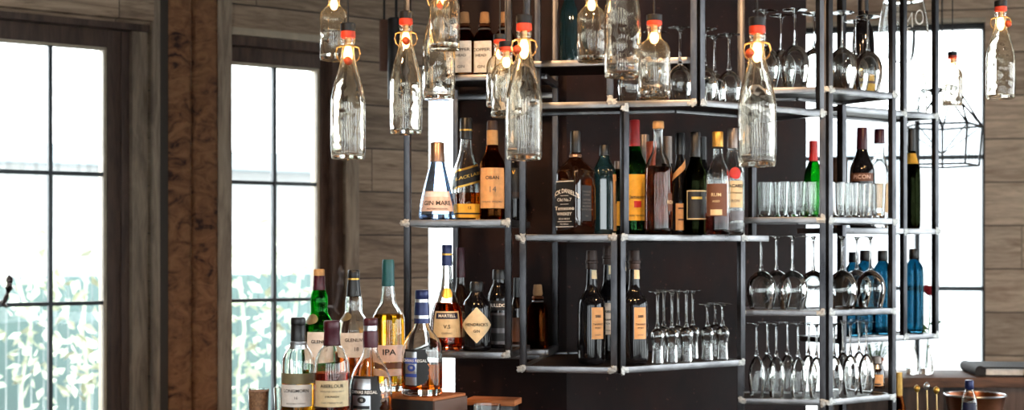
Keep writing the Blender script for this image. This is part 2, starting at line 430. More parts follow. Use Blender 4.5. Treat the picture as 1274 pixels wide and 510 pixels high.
def unseen_window(n, W, h):
    mb = MB(); a, b, z0, z1 = h; t = .05
    lbox(mb, W, a, b, .04, .10, z1-t, z1); lbox(mb, W, a, b, .04, .10, z0, z0+t)
    lbox(mb, W, a, a+t, .04, .10, z0, z1); lbox(mb, W, b-t, b, .04, .10, z0, z1); lbox(mb, W, (a+b)/2-.02, (a+b)/2+.02, .04, .10, z0, z1)
    r = mb.build(f'window_{n}', M['darkwood']); W.place(r); struct(r)
    p = MB(); p.box(((a+b)/2, .07, (z0+z1)/2), (b-a, .006, z1-z0)); p.build('pane', M['pane'], r, smooth=False)
n = 5
for h in BACKH: unseen_window(n, Wb, h); n += 1
for h in SIDEH: unseen_window(n, Ws, h); n += 1

# steel clad column the shelves hang on
CAc, CBc = 4.789, 4.623
def column():
    a = on(TA, CAc, 566); c = on(TA, CAc, 705); b = on(TB, CBc, 1003)
    back = nrm(TB)*.55
    a2 = a + nrm(TA)*.28
    poly = [a, c, b, b+back*.9, a2+Vector((.25,.25,0)), a2]
    mb = MB().prism([(p.x,p.y) for p in poly], 0, CEIL)
    o = mb.build('wall_column', M['rust'], smooth=False); struct(o)
    o['label'] = 'dark rusted steel clad column behind the bottle shelves'
column()

# ---------------------------------------------------------------- outside
def outside():
    g = MB().prism([(-30,-12),(30,-12),(30,40),(-30,40)], -.3, -.13).build('ground', pbr('paving', lin((186,186,182)), .9, noise=.1, scale=2), smooth=False); struct(g)
    OW = Wall(TB, CW+5.2, 208)
    r = thing('garden_fence', 'pale blue-green mesh fence outside the garden windows', 'fence')
    OW.place(r)
    mf = pbr('fence_paint', lin((100,124,123)), .6, noise=.08, scale=3)
    zt = OW.z(100, 335)
    u0, u1 = OW.u(-250), OW.u(455); n = int((u1-u0)/1.9)
    for i in range(n+1):
        u = u0+(u1-u0)*i/n; MB().box((u,0,zt/2-.06), (.06,.06,zt+.12), bev=.006).build('post', mf, r)
    for i in range(n):
        a = u0+(u1-u0)*i/n; b = u0+(u1-u0)*(i+1)/n; m = MB()
        k = int((b-a)/.085)
        for j in range(k): m.box((a+(b-a)*(j+.5)/k, 0, zt/2), (.082,.014,zt-.1))
        m.box(((a+b)/2,.02,.35),(b-a,.02,.06)); m.box(((a+b)/2,.02,zt-.25),(b-a,.02,.06)); m.build('slat_panel', mf, r, smooth=False)
    # climbing plants on the fence
    lm = pbr('pale_leaf', lin((208,214,190)), .5, noise=.2, scale=9)
    rnd = random.Random(3)
    plants = [([(14,318),(40,405),(28,480)],'pale climbing shrub on the garden fence, left of the first window central bar'),
              ([(110,338),(104,415),(112,480)],'pale climbing shrub on the garden fence, right of the first window central bar'),
              ([(300,345),(306,410),(298,470)],'pale climbing shrub on the garden fence, left half of the second window'),
              ([(375,340),(368,400)],'pale climbing shrub on the garden fence, right half of the second window')]
    for ip, (ps, lb) in enumerate(plants):
        wo = -.25 if ip % 2 == 0 else -1.15
        r2 = thing('climbing_shrub', lb, 'shrub', group='climbers on the garden fence'); OW.place(r2); m = MB(); st = MB()
        for px, py in ps:
            p = Vector((OW.u(px,wo), wo, OW.z(px,py,wo)))
            for k in range(52):
                cl = lambda v: max(-.36, min(.36, v))
                c = Vector((cl(rnd.gauss(0,.22)), rnd.uniform(-.1,.1), cl(rnd.gauss(0,.26))))
                a = Vector((rnd.uniform(-1,1),rnd.uniform(-1,1),rnd.uniform(-1,1))).normalized(); b = a.cross(Vector((rnd.uniform(-1,1),rnd.uniform(-1,1),rnd.uniform(-1,1)))).normalized()
                s = rnd.uniform(.035,.075); q = p+c; t = a.cross(b)*s*.25
                m.add([q-a*s, q-b*s*.5+t, q+a*s*1.1, q+b*s*.5+t], [(0,1,2,3)])
        q0 = Vector((OW.u(ps[-1][0],wo), wo+.05, -.13)); pts = [q0]+[Vector((OW.u(px,wo), wo+.03, OW.z(px,py,wo))) for px, py in ps[::-1]]
        st.tube(pts, .012, 6)
        m.build('leaves', lm, r2, smooth=False); st.build('stem', lm, r2)
    # neighbouring house
    b = thing('house', 'pale house with a shallow roof beyond the garden fence', 'house'); BWl = Wall(TB, CW+16, 60); BWl.place(b)
    wm = pbr('render_wall', lin((172,172,172)), .9, noise=.03); 
    z0 = BWl.z(60, 205)
    MB().box((-2.2,2,z0/2-.1),(13,4,z0+.2)).build('facade', wm, b, smooth=False)
    MB().box((-2.2,1.8,z0+.12),(13.6,5,.26)).build('roof_eaves', pbr('eaves', lin((140,148,152)), .8), b, smooth=False)
    for k in range(4):
        f = MB().box((-7+k*2.8,-.02,1.9),(.9,.06,1.3), bev=.01).build('window', pbr('dull_glass', lin((110,134,142)), .3), b)
    # building across the street on the right
    b2 = thing('white_building', 'overexposed white building across the street behind the right window', 'building'); B2 = Wall(TA, CR+14, 1200); B2.place(b2)
    z2 = B2.z(1200, 340)
    MB().box((0,2,z2/2+1.1),(12,4,z2+2.6)).build('facade', pbr('white_render', lin((176,180,184)), .9, noise=.02), b2, smooth=False)
    for k in range(4): MB().box((-3.6+k*2.2,-.02,2.6),(1.0,.08,1.3), bev=.01).build('window', pbr('grey_glass', lin((140,150,156)), .3), b2)
outside()
# ---------------------------------------------------------------- welded steel shelving
TW = .0195
def weld(mb, p, th, r, rnd):
    """flat irregular patch of ground weld metal on the face of a tube; r = half sizes along, out, up"""
    bm = bmesh.new(); bmesh.ops.create_icosphere(bm, subdivisions=3, radius=1)
    ph = rnd.uniform(0,9); R = Matrix.Rotation(th, 3, 'Z')
    vs = []
    for i, v in enumerate(bm.verts):
        v.index = i; d = v.co.normalized(); k = 1+.20*math.sin(5*d.x+ph)*math.cos(6*d.z+ph*2)+.16*math.sin(9*d.z-ph)+.08*math.sin(13*d.x+ph*3)
        e = [math.copysign(abs(t)**.6, t) for t in d]
        vs.append(Vector(p)+R @ Vector((e[0]*r[0]*k, e[1]*r[1], e[2]*r[2]*k)))
    mb.add(vs, [[v.index for v in f.verts] for f in bm.faces]); bm.free()
class Shelf:
    def __init__(s, name, label): s.root = thing(name, label, 'shelf'); s.rnd = random.Random(len(label)); s.n = 0
    def post(s, p, z0, z1, th):
        p = Vector((p.x,p.y,0)); MB().bar(p+Vector((0,0,z0)), p+Vector((0,0,z1)), TW, side=dirv(th)).build('post', M['steel'], s.root)
    def rail(s, a, b, z, th):
        a = Vector((a.x,a.y,z-TW/2)); b = Vector((b.x,b.y,z-TW/2)); MB().bar(a, b, TW, side=Vector((0,0,1))).build('rail', M['steel_rail'], s.root)
    def weld(s, p, z, th):
        mb = MB(); q = Vector((p.x,p.y,z-TW/2)) - nrm(th)*TW*.46
        d = dirv(th); k = s.rnd.uniform(.8,1.2); u = s.rnd.uniform(-.4,1)
        weld(mb, q+Vector((0,0,.006*u)), th, (.0085,.0020,.013*k), s.rnd)
        weld(mb, q+d*.008*s.rnd.choice((-1,1)), th, (.013*k,.0020,.0085), s.rnd)
        mb.build('weld', M['weld'], s.root)
    def plate(s, poly, z, t=.005):
        MB().prism([(p.x,p.y) for p in poly], z-t-.001, z-.001).build('shelf_plate', M['shelf'], s.root, smooth=False)
def face_line(th, c, p0, p1): return on(th,c,p0), on(th,c,p1)
def meet(a, da, b, db):
    # plan intersection of a+s da and b+t db
    den = da.x*db.y-da.y*db.x; s = ((b.x-a.x)*db.y-(b.y-a.y)*db.x)/den
    return a+da*s

def corner_box(S, cA, cB, xl, xc, xr, levels, depth, ztop, zbot, back_posts=True, plate_levels=None, rail_xr=None, top_extend=None):
    """a bay with an A face (xl..xc) and a B face (xc..xr): front rings, back rails, sides, plates"""
    gap = .6*TW
    al = on(TA,cA,xl); ac0 = on(TA,cA,xc); br = on(TB,cB,xr); 
    c = meet(al, dirv(TA), br, dirv(TB))
    ac = c - dirv(TA)*gap; bc = c + dirv(TB)*gap
    abl = al+nrm(TA)*depth; bbr = br+nrm(TB)*depth
    cb = meet(abl, dirv(TA), bbr, dirv(TB))
    for p, th in ((al,TA),(ac,TA),(bc,TB),(br,TB)): S.post(p, zbot, ztop, th)
    if back_posts:
        S.post(abl, zbot, ztop, TA)
        if back_posts == 2: S.post(bbr, zbot, ztop, TB)
    ext = dirv(TB)*(top_extend or 0)
    for k, z in enumerate(levels):
        e = ext if k == len(levels)-1 else Vector((0,0,0))
        S.rail(al+dirv(TA)*TW*.5, ac-dirv(TA)*TW*.5, z, TA); S.rail(bc+dirv(TB)*TW*.5, br-dirv(TB)*TW*.5, z, TB)
        if e.length > 0: S.rail(br+dirv(TB)*TW*.5, br+e, z, TB)
        S.rail(abl, cb, z, TA); S.rail(cb, bbr, z, TB); S.rail(al, abl, z, TA); S.rail(br, bbr, z, TB)
        for p, th in ((al,TA),(ac,TA),(bc,TB),(br,TB)): S.weld(p, z, th)
        S.plate([al, c, br, bbr, cb, abl], z-.004)
    return al, c, br, abl, cb, bbr

D0 = .565
cA, cB = 4.159, 3.881
YC = 4.1
zC0 = zat(456.5, YC); zC1 = zat(291.3, YC)
CEILT = CEIL
S = Shelf('shelf_bay', 'welded steel corner bay in the centre holding dark port bottles and small stemmed glasses')
Cbay = corner_box(S, cA, cB, 651, 768, 922, [zC0, zC1], D0, zC1, zC0-TW, back_posts=False, top_extend=.115)
# posts that carry the bay above
zU0 = zat(124.2, 4.14)
for px, th, cc in ((650.5,TA,cA),(777,TB,cB),(936,TB,cB+.10)):
    p = on(th,cc,px); S.post(p, zC1, zU0-TW, th); S.weld(p, zU0-TW, th)
S2 = Shelf('shelf_bay', 'upper welded steel corner bay hung above the whiskey row, with upside-down wine glasses')
cAU = 4.244; cBU = 3.753
Ubay = corner_box(S2, cAU, cBU, 656, 867, 1020, [zU0], .2, CEILT, zU0-TW)
p = on(TA,cAU,759); S2.post(p, zU0, CEILT, TA); S2.weld(p, zU0+.01, TA)
zU1 = zat(69, on(TA,cAU,690).y)
a, b = on(TA,cAU+.12,640), on(TA,cAU+.12,858)
S2.rail(a, b, zU1, TA); S2.plate([a,b,b+nrm(TA)*.3,a+nrm(TA)*.3], zU1-.003); S2.rail(a, a+nrm(TA)*.36, zU1, TA); S2.rail(b, b+nrm(TA)*.36, zU1, TA)
# left bay
S3 = Shelf('shelf_bay', 'left welded steel bay with two short shelves of gin, cognac and whisky')
cAL = 4.12
YL = on(TA,cAL,600).y
zL0 = zat(437.5, YL); zL1 = zat(273.2, YL)
al, br = on(TA,cAL,507), on(TA,cAL,632.5)
abl, bbr = al+nrm(TA)*.33, br+nrm(TA)*.33
for p in (al,br): S3.post(p, zL0-TW, CEILT, TA)
for z in (zL0, zL1):
    S3.rail(al+dirv(TA)*TW*.5, br-dirv(TA)*TW*.5, z, TA); S3.rail(abl, bbr, z, TA); S3.rail(al, abl, z, TA); S3.rail(br, bbr, z, TA)
    S3.weld(al, z, TA); S3.weld(br, z, TA); S3.plate([al,br,bbr,abl], z-.004)
# back bay with the copper gin
S4 = Shelf('shelf_bay', 'rear steel bay against the column carrying the cork-stoppered copper gin bottles')
cAK = CAc-.012-TW
kl, kr = on(TA,cAK,567), on(TA,cAK,691)
zK = zat(93, on(TA,cAK-.25,600).y); zKl = zat(434, on(TA,cAK-.2,660).y)
S4.post(kl, zL0-.05, CEILT, TA); S4.post(kr, zC0, CEILT, TA)
for z, dd in ((zK,.25),(zK-.035,.0)):
    S4.rail(kl-nrm(TA)*dd+dirv(TA)*TW*.5, kr-nrm(TA)*dd-dirv(TA)*TW*.5, z, TA)
S4.rail(kl, kl-nrm(TA)*.25, zK, TA); S4.rail(kr, kr-nrm(TA)*.25, zK, TA)
S4.plate([kl-nrm(TA)*.25, kr-nrm(TA)*.25, kr, kl], zK-.003); S4.weld(kr, zK-.02, TA)
k2 = on(TA,cAK,640)
S4.rail(kl, kr, zKl-.03, TA); S4.rail(k2, k2-nrm(TA)*.22, zKl, TA); S4.rail(kr, kr-nrm(TA)*.22, zKl, TA); S4.rail(k2-nrm(TA)*.22, kr-nrm(TA)*.22, zKl, TA)
S4.plate([k2-nrm(TA)*.22, kr-nrm(TA)*.22, kr, k2], zKl-.003)
bm_ = pbr('brass_bolt', lin((170,176,110)), .35, .8, noise=.1)
for px in (599,632,662):
    q = on(TA,cAK,px)-nrm(TA)*TW*.5; z = zat(449,q.y); MB().lathe([(0,-.004),(.008,-.004),(.008,.002),(.005,.006),(0,.007)], 14).build('bolt', bm_, S4.root)
    o = S4.root.children[-1]; o.location = (q.x,q.y,z); o.rotation_euler = (PI/2,0,TA)
    o.location = Vector((q.x,q.y,z))-nrm(TA)*.003
# right hand tower
YT = 4.45
cAT = YT*(1-math.tan(TA)*(1028-CX)/F); cBT = YT*(1-math.tan(TB)*(1028-CX)/F)
zT = [zat(497,YT), zat(386,YT), zat(270,YT), zat(108,YT)]
S5 = Shelf('shelf_bay', 'tall steel tower of four glass shelves at the right end')
Tbay = corner_box(S5, cAT, cBT, 921.5, 1028.5, 1110, zT, .22, CEILT, 0.0, back_posts=2)
# far right bay
S6 = Shelf('shelf_bay', 'narrow steel bay at the far right with blue gin bottles and a balloon glass')
cBR = 4.03
rl, rr = on(TB,cBR,1046), on(TB,cBR,1163.5); rm = on(TB,cBR,1124)
zR = [zat(416,on(TB,cBR,1140).y), zat(284.5,on(TB,cBR,1140).y), zat(139.5,on(TB,cBR,1140).y)]
bl, brr = rl+nrm(TB)*.2, rr+nrm(TB)*.2
for p in (rl,rm,rr,brr): S6.post(p, zR[0]-TW, CEILT, TB)
for z in zR:
    S6.rail(rl+dirv(TB)*TW*.5, rm-dirv(TB)*TW*.5, z, TB); S6.rail(rm+dirv(TB)*TW*.5, rr-dirv(TB)*TW*.5, z, TB); S6.rail(bl, brr, z, TB); S6.rail(rl,bl,z,TB); S6.rail(rr,brr,z,TB)
    for p in (rm,rr): S6.weld(p, z, TB)
    S6.plate([rl,rr,brr,bl], z-.004)
# ---------------------------------------------------------------- bottles, glasses, lettering
M['clear'] = glass('clear_glass', (.985,.99,.985), 1.47)
M['wavy'] = glass('clear_hand_blown_glass', (.99,.975,.94), 1.47, wavy=.16)  # slight warm tint imitates the bulbs' golden glow
def glow_film(m, f):
    # thin dust film added so the glass glows warmly around its bulb
    nt = m.node_tree; N = nt.nodes; L = nt.links; out = [n for n in N if n.type == 'OUTPUT_MATERIAL'][0]; g = out.inputs[0].links[0].from_socket
    t = N.new('ShaderNodeBsdfTranslucent'); t.inputs[0].default_value = (.9,.87,.82,1)
    mx = N.new('ShaderNodeMixShader'); mx.inputs[0].default_value = f; L.new(g, mx.inputs[1]); L.new(t.outputs[0], mx.inputs[2]); L.new(mx.outputs[0], out.inputs[0])
glow_film(M['wavy'], .016)
M['palegreen'] = glass('green_glass', (.16,.62,.22), 1.48)
M['olive'] = glass('olive_glass', (.10,.13,.05), 1.48)
M['brownglass'] = glass('brown_glass', (.50,.17,.04), 1.48)
M['blueglass'] = glass('blue_glass', (.20,.42,.50), 1.48)
M['iceblue'] = glass('ice_blue_glass', (.80,.88,.97), 1.48)
M['blackglass'] = pbr('black_bottle_glass', (.006,.006,.008), .06, noise=.2, spec=.45)
M['tealglass'] = pbr('dark_teal_bottle_glass', (.006,.022,.030), .05, noise=.2, spec=.6, coat=.4)
M['smoky'] = pbr('dark_brown_bottle_glass', (.012,.004,.002), .05, noise=.2, spec=.6, coat=.4)
def liq(n, c): M[n] = glass(n, c, 1.35)
liq('amber', (.80,.33,.06)); liq('gold', (.93,.60,.12)); liq('redamber', (.52,.11,.02)); liq('darkred', (.28,.03,.015)); liq('brownliq', (.50,.17,.03))
for n, c, r, me in (('cap_black',(22,22,24),.35,0),('cap_burgundy',(70,22,36),.35,.1),('cap_navy',(24,36,84),.3,.3),('cap_teal',(20,78,84),.4,.1),('cap_grey',(128,118,112),.35,.6),
        ('cap_gold',(176,136,64),.35,.6),('cap_red',(176,30,30),.4,0),('cap_brown',(62,42,34),.5,0),('cork',(172,128,86),.85,0),('cap_tan',(196,150,96),.6,0),('cap_copper',(160,132,116),.32,.8),
        ('cap_orange',(206,84,44),.45,0),('silver',(190,192,196),.3,.9),('gold',(208,168,84),.35,.8),('cream',(228,208,168),.6,0),('white',(236,232,224),.6,0),('beige',(216,196,156),.6,0),
        ('tan',(226,170,112),.6,0),('yellow',(232,176,52),.6,0),('pink',(226,196,182),.6,0),('ink',(30,28,28),.6,0),('ink_grey',(110,104,98),.6,0),('lab_black',(18,18,20),.5,0),('lab_white',(232,230,226),.6,0),
        ('lab_navy',(22,26,60),.45,0),('red',(190,36,32),.5,0),('rubber',(214,66,36),.5,0),('lab_brown',(104,66,48),.6,0),('olive_band',(120,112,84),.5,.1),('blue',(60,84,170),.4,.2),('dark_silver',(96,92,94),.35,.7),
        ('terracotta',(170,96,66),.8,0),('leaf',(66,104,52),.6,0),('rose',(150,20,36),.6,0),('paper',(228,222,214),.8,0),('brass',(222,186,130),.3,.9),('copper',(132,82,56),.32,.9)):
    key = 'm_'+n if n == 'gold' else n
    M[key] = pbr(n, lin(c), r, me, noise=.10, scale=60)
FONTC = {}
def text_mesh(s, size, bold=.012, space=1.0):
    cu = bpy.data.curves.new('lettering', 'FONT'); cu.body = s; cu.size = size; cu.align_x = 'CENTER'; cu.align_y = 'CENTER'
    cu.offset = bold*size; cu.space_character = space; cu.resolution_u = 3
    o = bpy.data.objects.new('lettering', cu); COL.objects.link(o)
    bpy.context.view_layer.update()
    me = bpy.data.meshes.new_from_object(o.evaluated_get(bpy.context.evaluated_depsgraph_get()))
    bpy.data.objects.remove(o); bpy.data.curves.remove(cu)
    return me
class Prof:
    def __init__(s, pts): s.p = sorted([(z, r, e) for r, z, e in pts])
    def r(s, z, a=0.0):
        p = s.p
        if z <= p[0][0]: return sq(p[0][1], a, p[0][2])
        for (z0,r0,e0),(z1,r1,e1) in zip(p,p[1:]):
            if z <= z1:
                t = (z-z0)/(z1-z0) if z1 > z0 else 0; return sq(r0+(r1-r0)*t, a, e0+(e1-e0)*t)
        return sq(p[-1][1], a, p[-1][2])
def patch(name, pr, a0, ha, z0, z1, mat, parent, width=None, slope=0.0, eps=.0006, nu=24, nv=14):
    """a label on a turned surface: centre angle a0, half angle ha, from z0 to z1; width(v) narrows it"""
    vs = []; fs = []
    for j in range(nv+1):
        v = j/nv; k = width(v) if width else 1.0
        for i in range(nu+1):
            u = (2*i/nu-1)*k; a = a0+u*ha; z = z0+(z1-z0)*v+slope*u*ha*pr.r(z0)
            r = pr.r(z, a)+eps
            vs.append((r*math.sin(a), -r*math.cos(a), z))
    n = nu+1
    for j in range(nv):
        for i in range(nu): fs.append((j*n+i, j*n+i+1, (j+1)*n+i+1, (j+1)*n+i))
    return link(name, mesh(name, vs, fs), mat, parent)
def wrap_text(s, pr, a0, z, size, mat, parent, slope=0.0, bold=.012, eps=.0021, sx=1.0, arch=0.0):
    me = text_mesh(s, size, bold); R = pr.r(z, a0)
    for v in me.vertices:
        x, y = v.co.x*sx, v.co.y
        a = a0+x/R; zz = z+y+slope*x-arch*x*x; r = pr.r(zz, a)+eps
        v.co = (r*math.sin(a), -r*math.cos(a), zz)
    me.update(); return link('lettering', me, mat, parent)
DIAMOND = lambda v: max(.02, 1-abs(2*v-1))
OVAL = lambda v: max(.02, math.sqrt(max(0,1-(2*v-1)**2)))
TAPER = lambda v: 1-.12*v
def SHIELD(v): return max(.1, .78+.22*math.sin(v*PI)+.07*math.sin(v*40))*(1 if v > .12 else v/.12*.6+.4)

def bottle(name, label, cx, z, Y, base, prof, mat, liquid=None, caps=(), labels=(), yaw=0.0, group=None, wall=.0022, solid=False, cat='bottle', thick=.010, sqe=2, n=40, it=2):
    """prof: (py, half width px[, square]) from the base upwards in photo pixels at depth Y"""
    s = Y/F; X = (cx-CX)/F*Y
    root = thing(name, label, cat, (X,Y,z), math.atan2(-X,Y)+math.radians(yaw), group)
    pts = [(p[1]*s, (base-p[0])*s, (p[2] if len(p) > 2 else 2)) for p in prof]
    pts[0] = (pts[0][0], 0.0, pts[0][2])
    out = [(pts[0][0]*.93, 0.0, pts[0][2]), (pts[0][0], .003, pts[0][2])] + pts[1:]
    out = [out[0], out[0]] + out[1:]
    outer = soften(out, it); pr = Prof([q for q in outer])
    top = outer[-1][1]
    prof_all = [(0,.0015,2)] + outer
    if not solid:
        inner = [(max(r-wall*(1.0 if r > .02 else .8), r*.45), zz, e) for r, zz, e in outer if zz > thick]
        inner = [(inner[0][0]*.90, thick, inner[0][2])] + inner
        prof_all += [(max(outer[-1][0]-wall*.8, .004), top, 2)] + inner[::-1] + [(0, thick+.0015, 2)]
    else: prof_all += [(0, top, 2)]
    MB().lathe(prof_all, n).build('glass', mat, root, sharp=50)
    if liquid and not solid:
        lm, lpy = liquid; lz = (base-lpy)*s; ip = Prof(inner)
        lp = [(0,thick-.0004,2),(inner[0][0]*1.0, thick-.0004, inner[0][2])] + [(r+.0004, zz, e) for r, zz, e in inner[1:] if zz < lz-.002]
        lp += [(ip.r(lz)+.0004, lz, lp[-1][2]), (0, lz, 2)]
        MB().lathe(lp, n).build('liquid', M[lm], root, sharp=50)
    for c in caps:
        cn, cm, cp = c[:3]
        q = [(p[1]*s, (base-p[0])*s) for p in cp]
        zs = [k[1] for k in q]
        fl = [(0,q[0][1])] + [(q[0][0],q[0][1])]*2 + q[1:-1] + [(q[-1][0],q[-1][1])]*2 + [(0,q[-1][1])]
        MB().lathe(soften(fl,1) if False else [(0,q[0][1])]+q+[(q[-1][0]*.9,q[-1][1]+.0008),(0,q[-1][1]+.0008)], 28).build(cn, M[cm], root)
    for L in labels: add_label(L, root, pr, base, s)
    return root
def add_label(L, root, pr, base, s):
    y0, y1 = L['y']; z0 = (base-y1)*s; z1 = (base-y0)*s
    R = pr.r((z0+z1)/2); a0 = math.radians(L['a']) if 'a' in L else math.asin(max(-.95,min(.95,L.get('dx',0)*s/R)))
    ha = math.radians(L['ha']) if 'ha' in L else math.asin(min(.99, L['hw']*s/R))
    o = patch(L.get('name','label'), pr, a0, ha, z0, z1, M[L['m']], root, L.get('w'), L.get('slope',0), eps=L.get('eps',.0006))
    if L.get('t'): o['label'] = L['t']
    for T in L.get('txt', ()):
        tx, ty, size, tm = T[:4]; k = T[4] if len(T) > 4 else {}
        da = k.get('dx',0)*s/R
        wrap_text(tx, pr, a0+da, (base-ty)*s, size*s, M[tm], o, slope=k.get('slope',L.get('slope',0)), bold=k.get('bold',.014), sx=k.get('sx',1), arch=k.get('arch',0))
    for b in L.get('bands', ()):
        by0, by1, bm_, k = b; patch('label_band', pr, a0, ha*k, (base-by1)*s, (base-by0)*s, M[bm_], o, L.get('bw'), L.get('slope',0), eps=.0011)
    return o

# stemware, upside down on their rims unless noted; sizes in metres
def glass_from(name, parts, label, cat, group):
    r = thing(name, label, cat, group=group)
    for pn, prof in parts: MB().lathe(prof, 36).build(pn, M['clear'], r, sharp=60)
    return r
def bowl_shell(outer, t):
    """outer: (r,z) from the rim to the pole on the axis"""
    o = soften(outer, 2)
    pole = o[-1][1]; sgn = 1 if pole > o[0][1] else -1
    inn = [(max(0,r-t), z) for r, z in o if r > t*1.6 and abs(z-pole) > t*2]
    return [(0,pole)] + [p for p in o[::-1] if p[0] > 1e-6] + [(max(inn[0][0],.001), inn[0][1])] + inn + [(0, pole-sgn*t*3)]
def stem_glass(name, label, cat, group, H, bowl, hb, rf, rs=.0035, t=.0011):
    """upside down: rim on z=0, bowl pole at hb, foot at H; bowl = (r,z) rim -> pole"""
    return glass_from(name, [('bowl', bowl_shell(bowl, t)),
        ('stem', soften([(0,hb-.004),(.008,hb-.002),(.006,hb+.006),(rs,hb+.02),(rs,H-.02),(.0055,H-.008),(.012,H-.0035),(0,H-.003)],1)),
        ('foot', [(0,H-.005),(.011,H-.0042),(rf*.6,H-.0028),(rf,H-.0016),(rf+.0003,H-.0008),(rf,H),(0,H)])], label, cat, group)
# ---------------------------------------------------------------- bottles, by where they stand
def cyl(y0, y1, h0, h1=None): return [(y0,h0),(y1,h1 or h0)]
# left bay, upper shelf
Yu = 4.27
bottle('gin_bottle','tapered pale blue gin bottle with a brushed copper-grey cap, leftmost on the left bay','544' and 544, zL1, Yu, 272,
  [(272,21),(268,23),(258,22.5),(240,19),(222,14.5),(206,10.5),(199,9),(196,8.5)], M['iceblue'], ('brownliq',266) and None,
  caps=[('cap','cap_copper',[(199,9),(199,9.6),(176,8.6),(175,8)])], thick=.016,
  labels=[dict(y=(236,261),hw=18,m='pink',w=TAPER,t='pinkish translucent label',txt=[('GIN MARE',251,7.6,'ink'),('MEDITERRANEAN GIN',258,2.6,'ink_grey')],bands=[(237,243,'lab_white',.8)])])
bottle('whisky_bottle','square clear whisky bottle with a slanting black and gold label, black cap',580, zL1, Yu+.07, 270,
  [(270,15,7),(266,15.5,7),(215,15.5,7),(203,14,5),(192,10,3),(180,7.5,2),(160,6.5,2),(154,6.5,2)], M['clear'], ('amber',235),
  caps=[('cap','cap_black',[(168,7.4),(166,7.6),(156,7.2),(156,7.8),(143,7.4),(142,7)]),('neck_band','m_gold',[(158,8),(158,8.1),(156,8.1),(156,8)])], yaw=14,
  labels=[dict(y=(203,226),hw=15,m='lab_black',slope=.32,t='slanting black label with gold edges',txt=[('BLACK LABEL',214.5,5.4,'m_gold')],bands=[(203,205.5,'m_gold',1),(223.5,226,'m_gold',1)]),
          dict(y=(249,266),hw=15,m='yellow',t='gold lower label',txt=[('12',254,5,'ink')],bands=[(260,262,'lab_black',1)])])
bottle('whisky_bottle','brown whisky bottle with a tan label and tan neck seal on the left bay',612.5, zL1, Yu, 270,
  [(270,15),(266,16),(204,16),(195,14),(187,9),(178,6.8),(165,6),(156,6.2)], M['brownglass'], ('brownliq',185),
  caps=[('cap','cap_brown',[(158,6.8),(157,7),(147,6.4),(146,6)]),('capsule','cap_tan',[(176,6.9),(172,7.1),(158,6.9),(157,6.6)])],
  labels=[dict(y=(205,255),hw=14.6,m='tan',t='tan paper label',txt=[('OBAN',217.5,6,'ink'),('14',232,10,'ink_grey',dict(bold=0)),('HIGHLAND SINGLE MALT',247,2.4,'ink_grey')])])
bottle('dark_bottle','black bottle with gold lettering half hidden behind the left bay post',637, zL1, 4.375, 268,
  [(268,12),(264,13),(215,13),(204,10),(196,6),(188,5)], M['blackglass'], solid=True, caps=[('cap','cap_black',[(196,5.6),(180,5.2)])],
  labels=[dict(y=(202,240),hw=11,m='lab_black',txt=[('W',208,7,'m_gold')],bands=[(232,238,'cap_brown',1)])])
# left bay, lower shelf
bottle('cognac_bottle','cognac bottle with a navy capsule, gold medallion and cream label on the lower left shelf',556, zL0, Yu-.03, 435,
  [(435,20),(430,21),(400,20.5),(384,18),(368,11.5),(355,7.5),(340,6.2),(316,5.8)], M['clear'], ('redamber',377),
  caps=[('capsule','cap_navy',[(331,6.8),(329,6.9),(312,6.4),(306,6.6),(305,6.2)]),('neck_band','m_gold',[(318,7.0),(316,7.0)])],
  labels=[dict(y=(387,419),hw=16.5,m='beige',w=lambda v: 1-.1*v,t='cream label with a navy name band',txt=[('V.S',406,6.5,'ink'),('COGNAC',414,3,'ink_grey')]),
          dict(y=(389,396.5),hw=13,m='lab_navy',eps=.0009,name='label',txt=[('MARTELL',392.7,5.2,'white')]),
          dict(y=(358,372),hw=6.5,m='m_gold',w=OVAL,name='medallion',t='round gold medallion')])
bottle('wine_bottle','dark bottle with a burgundy capsule standing behind the cognac',573, zL0, 4.40, 432,
  [(432,12),(428,13),(385,13),(372,10),(360,6),(345,5)], M['smoky'], solid=True, caps=[('capsule','cap_burgundy',[(347,5.8),(345,5.9),(311,5.3),(310,5)])])
bottle('gin_bottle','squat black apothecary gin bottle with a cream diamond label',593, zL0, Yu-.07, 437,
  [(437,17.5),(433,18.5),(386,18.5),(377,16.5),(370,10),(365,7.5),(361,7.5)], M['blackglass'], solid=True,
  caps=[('cap','cap_black',[(364,8),(362,8.4),(353,8),(352,7.5)])],
  labels=[dict(y=(383,427),hw=17.5,m='cream',w=DIAMOND,t='cream diamond label',txt=[("HENDRICK'S",404.5,5.2,'ink'),('GIN',412.5,4.6,'ink')])])
bottle('gin_bottle','black gin bottle with white lettering beside the right post of the left bay',620.5, zL0, Yu+.04, 437,
  [(437,13.5),(433,14.5),(374,14.5),(366,11),(358,7.5),(352,7.2),(349,7.2)], M['blackglass'], solid=True, caps=[('cap','cap_black',[(352,8),(350,8.2),(341,7.6),(340,7.2)])],
  labels=[dict(y=(378,390),hw=13,m='lab_black',txt=[('BULLDOG',384,5.4,'white',dict(bold=.03))]),dict(y=(393,432),hw=12,m='dark_silver',t='dim silver label',bands=[(396,412,'lab_black',.8),(418,428,'lab_black',.8)])])
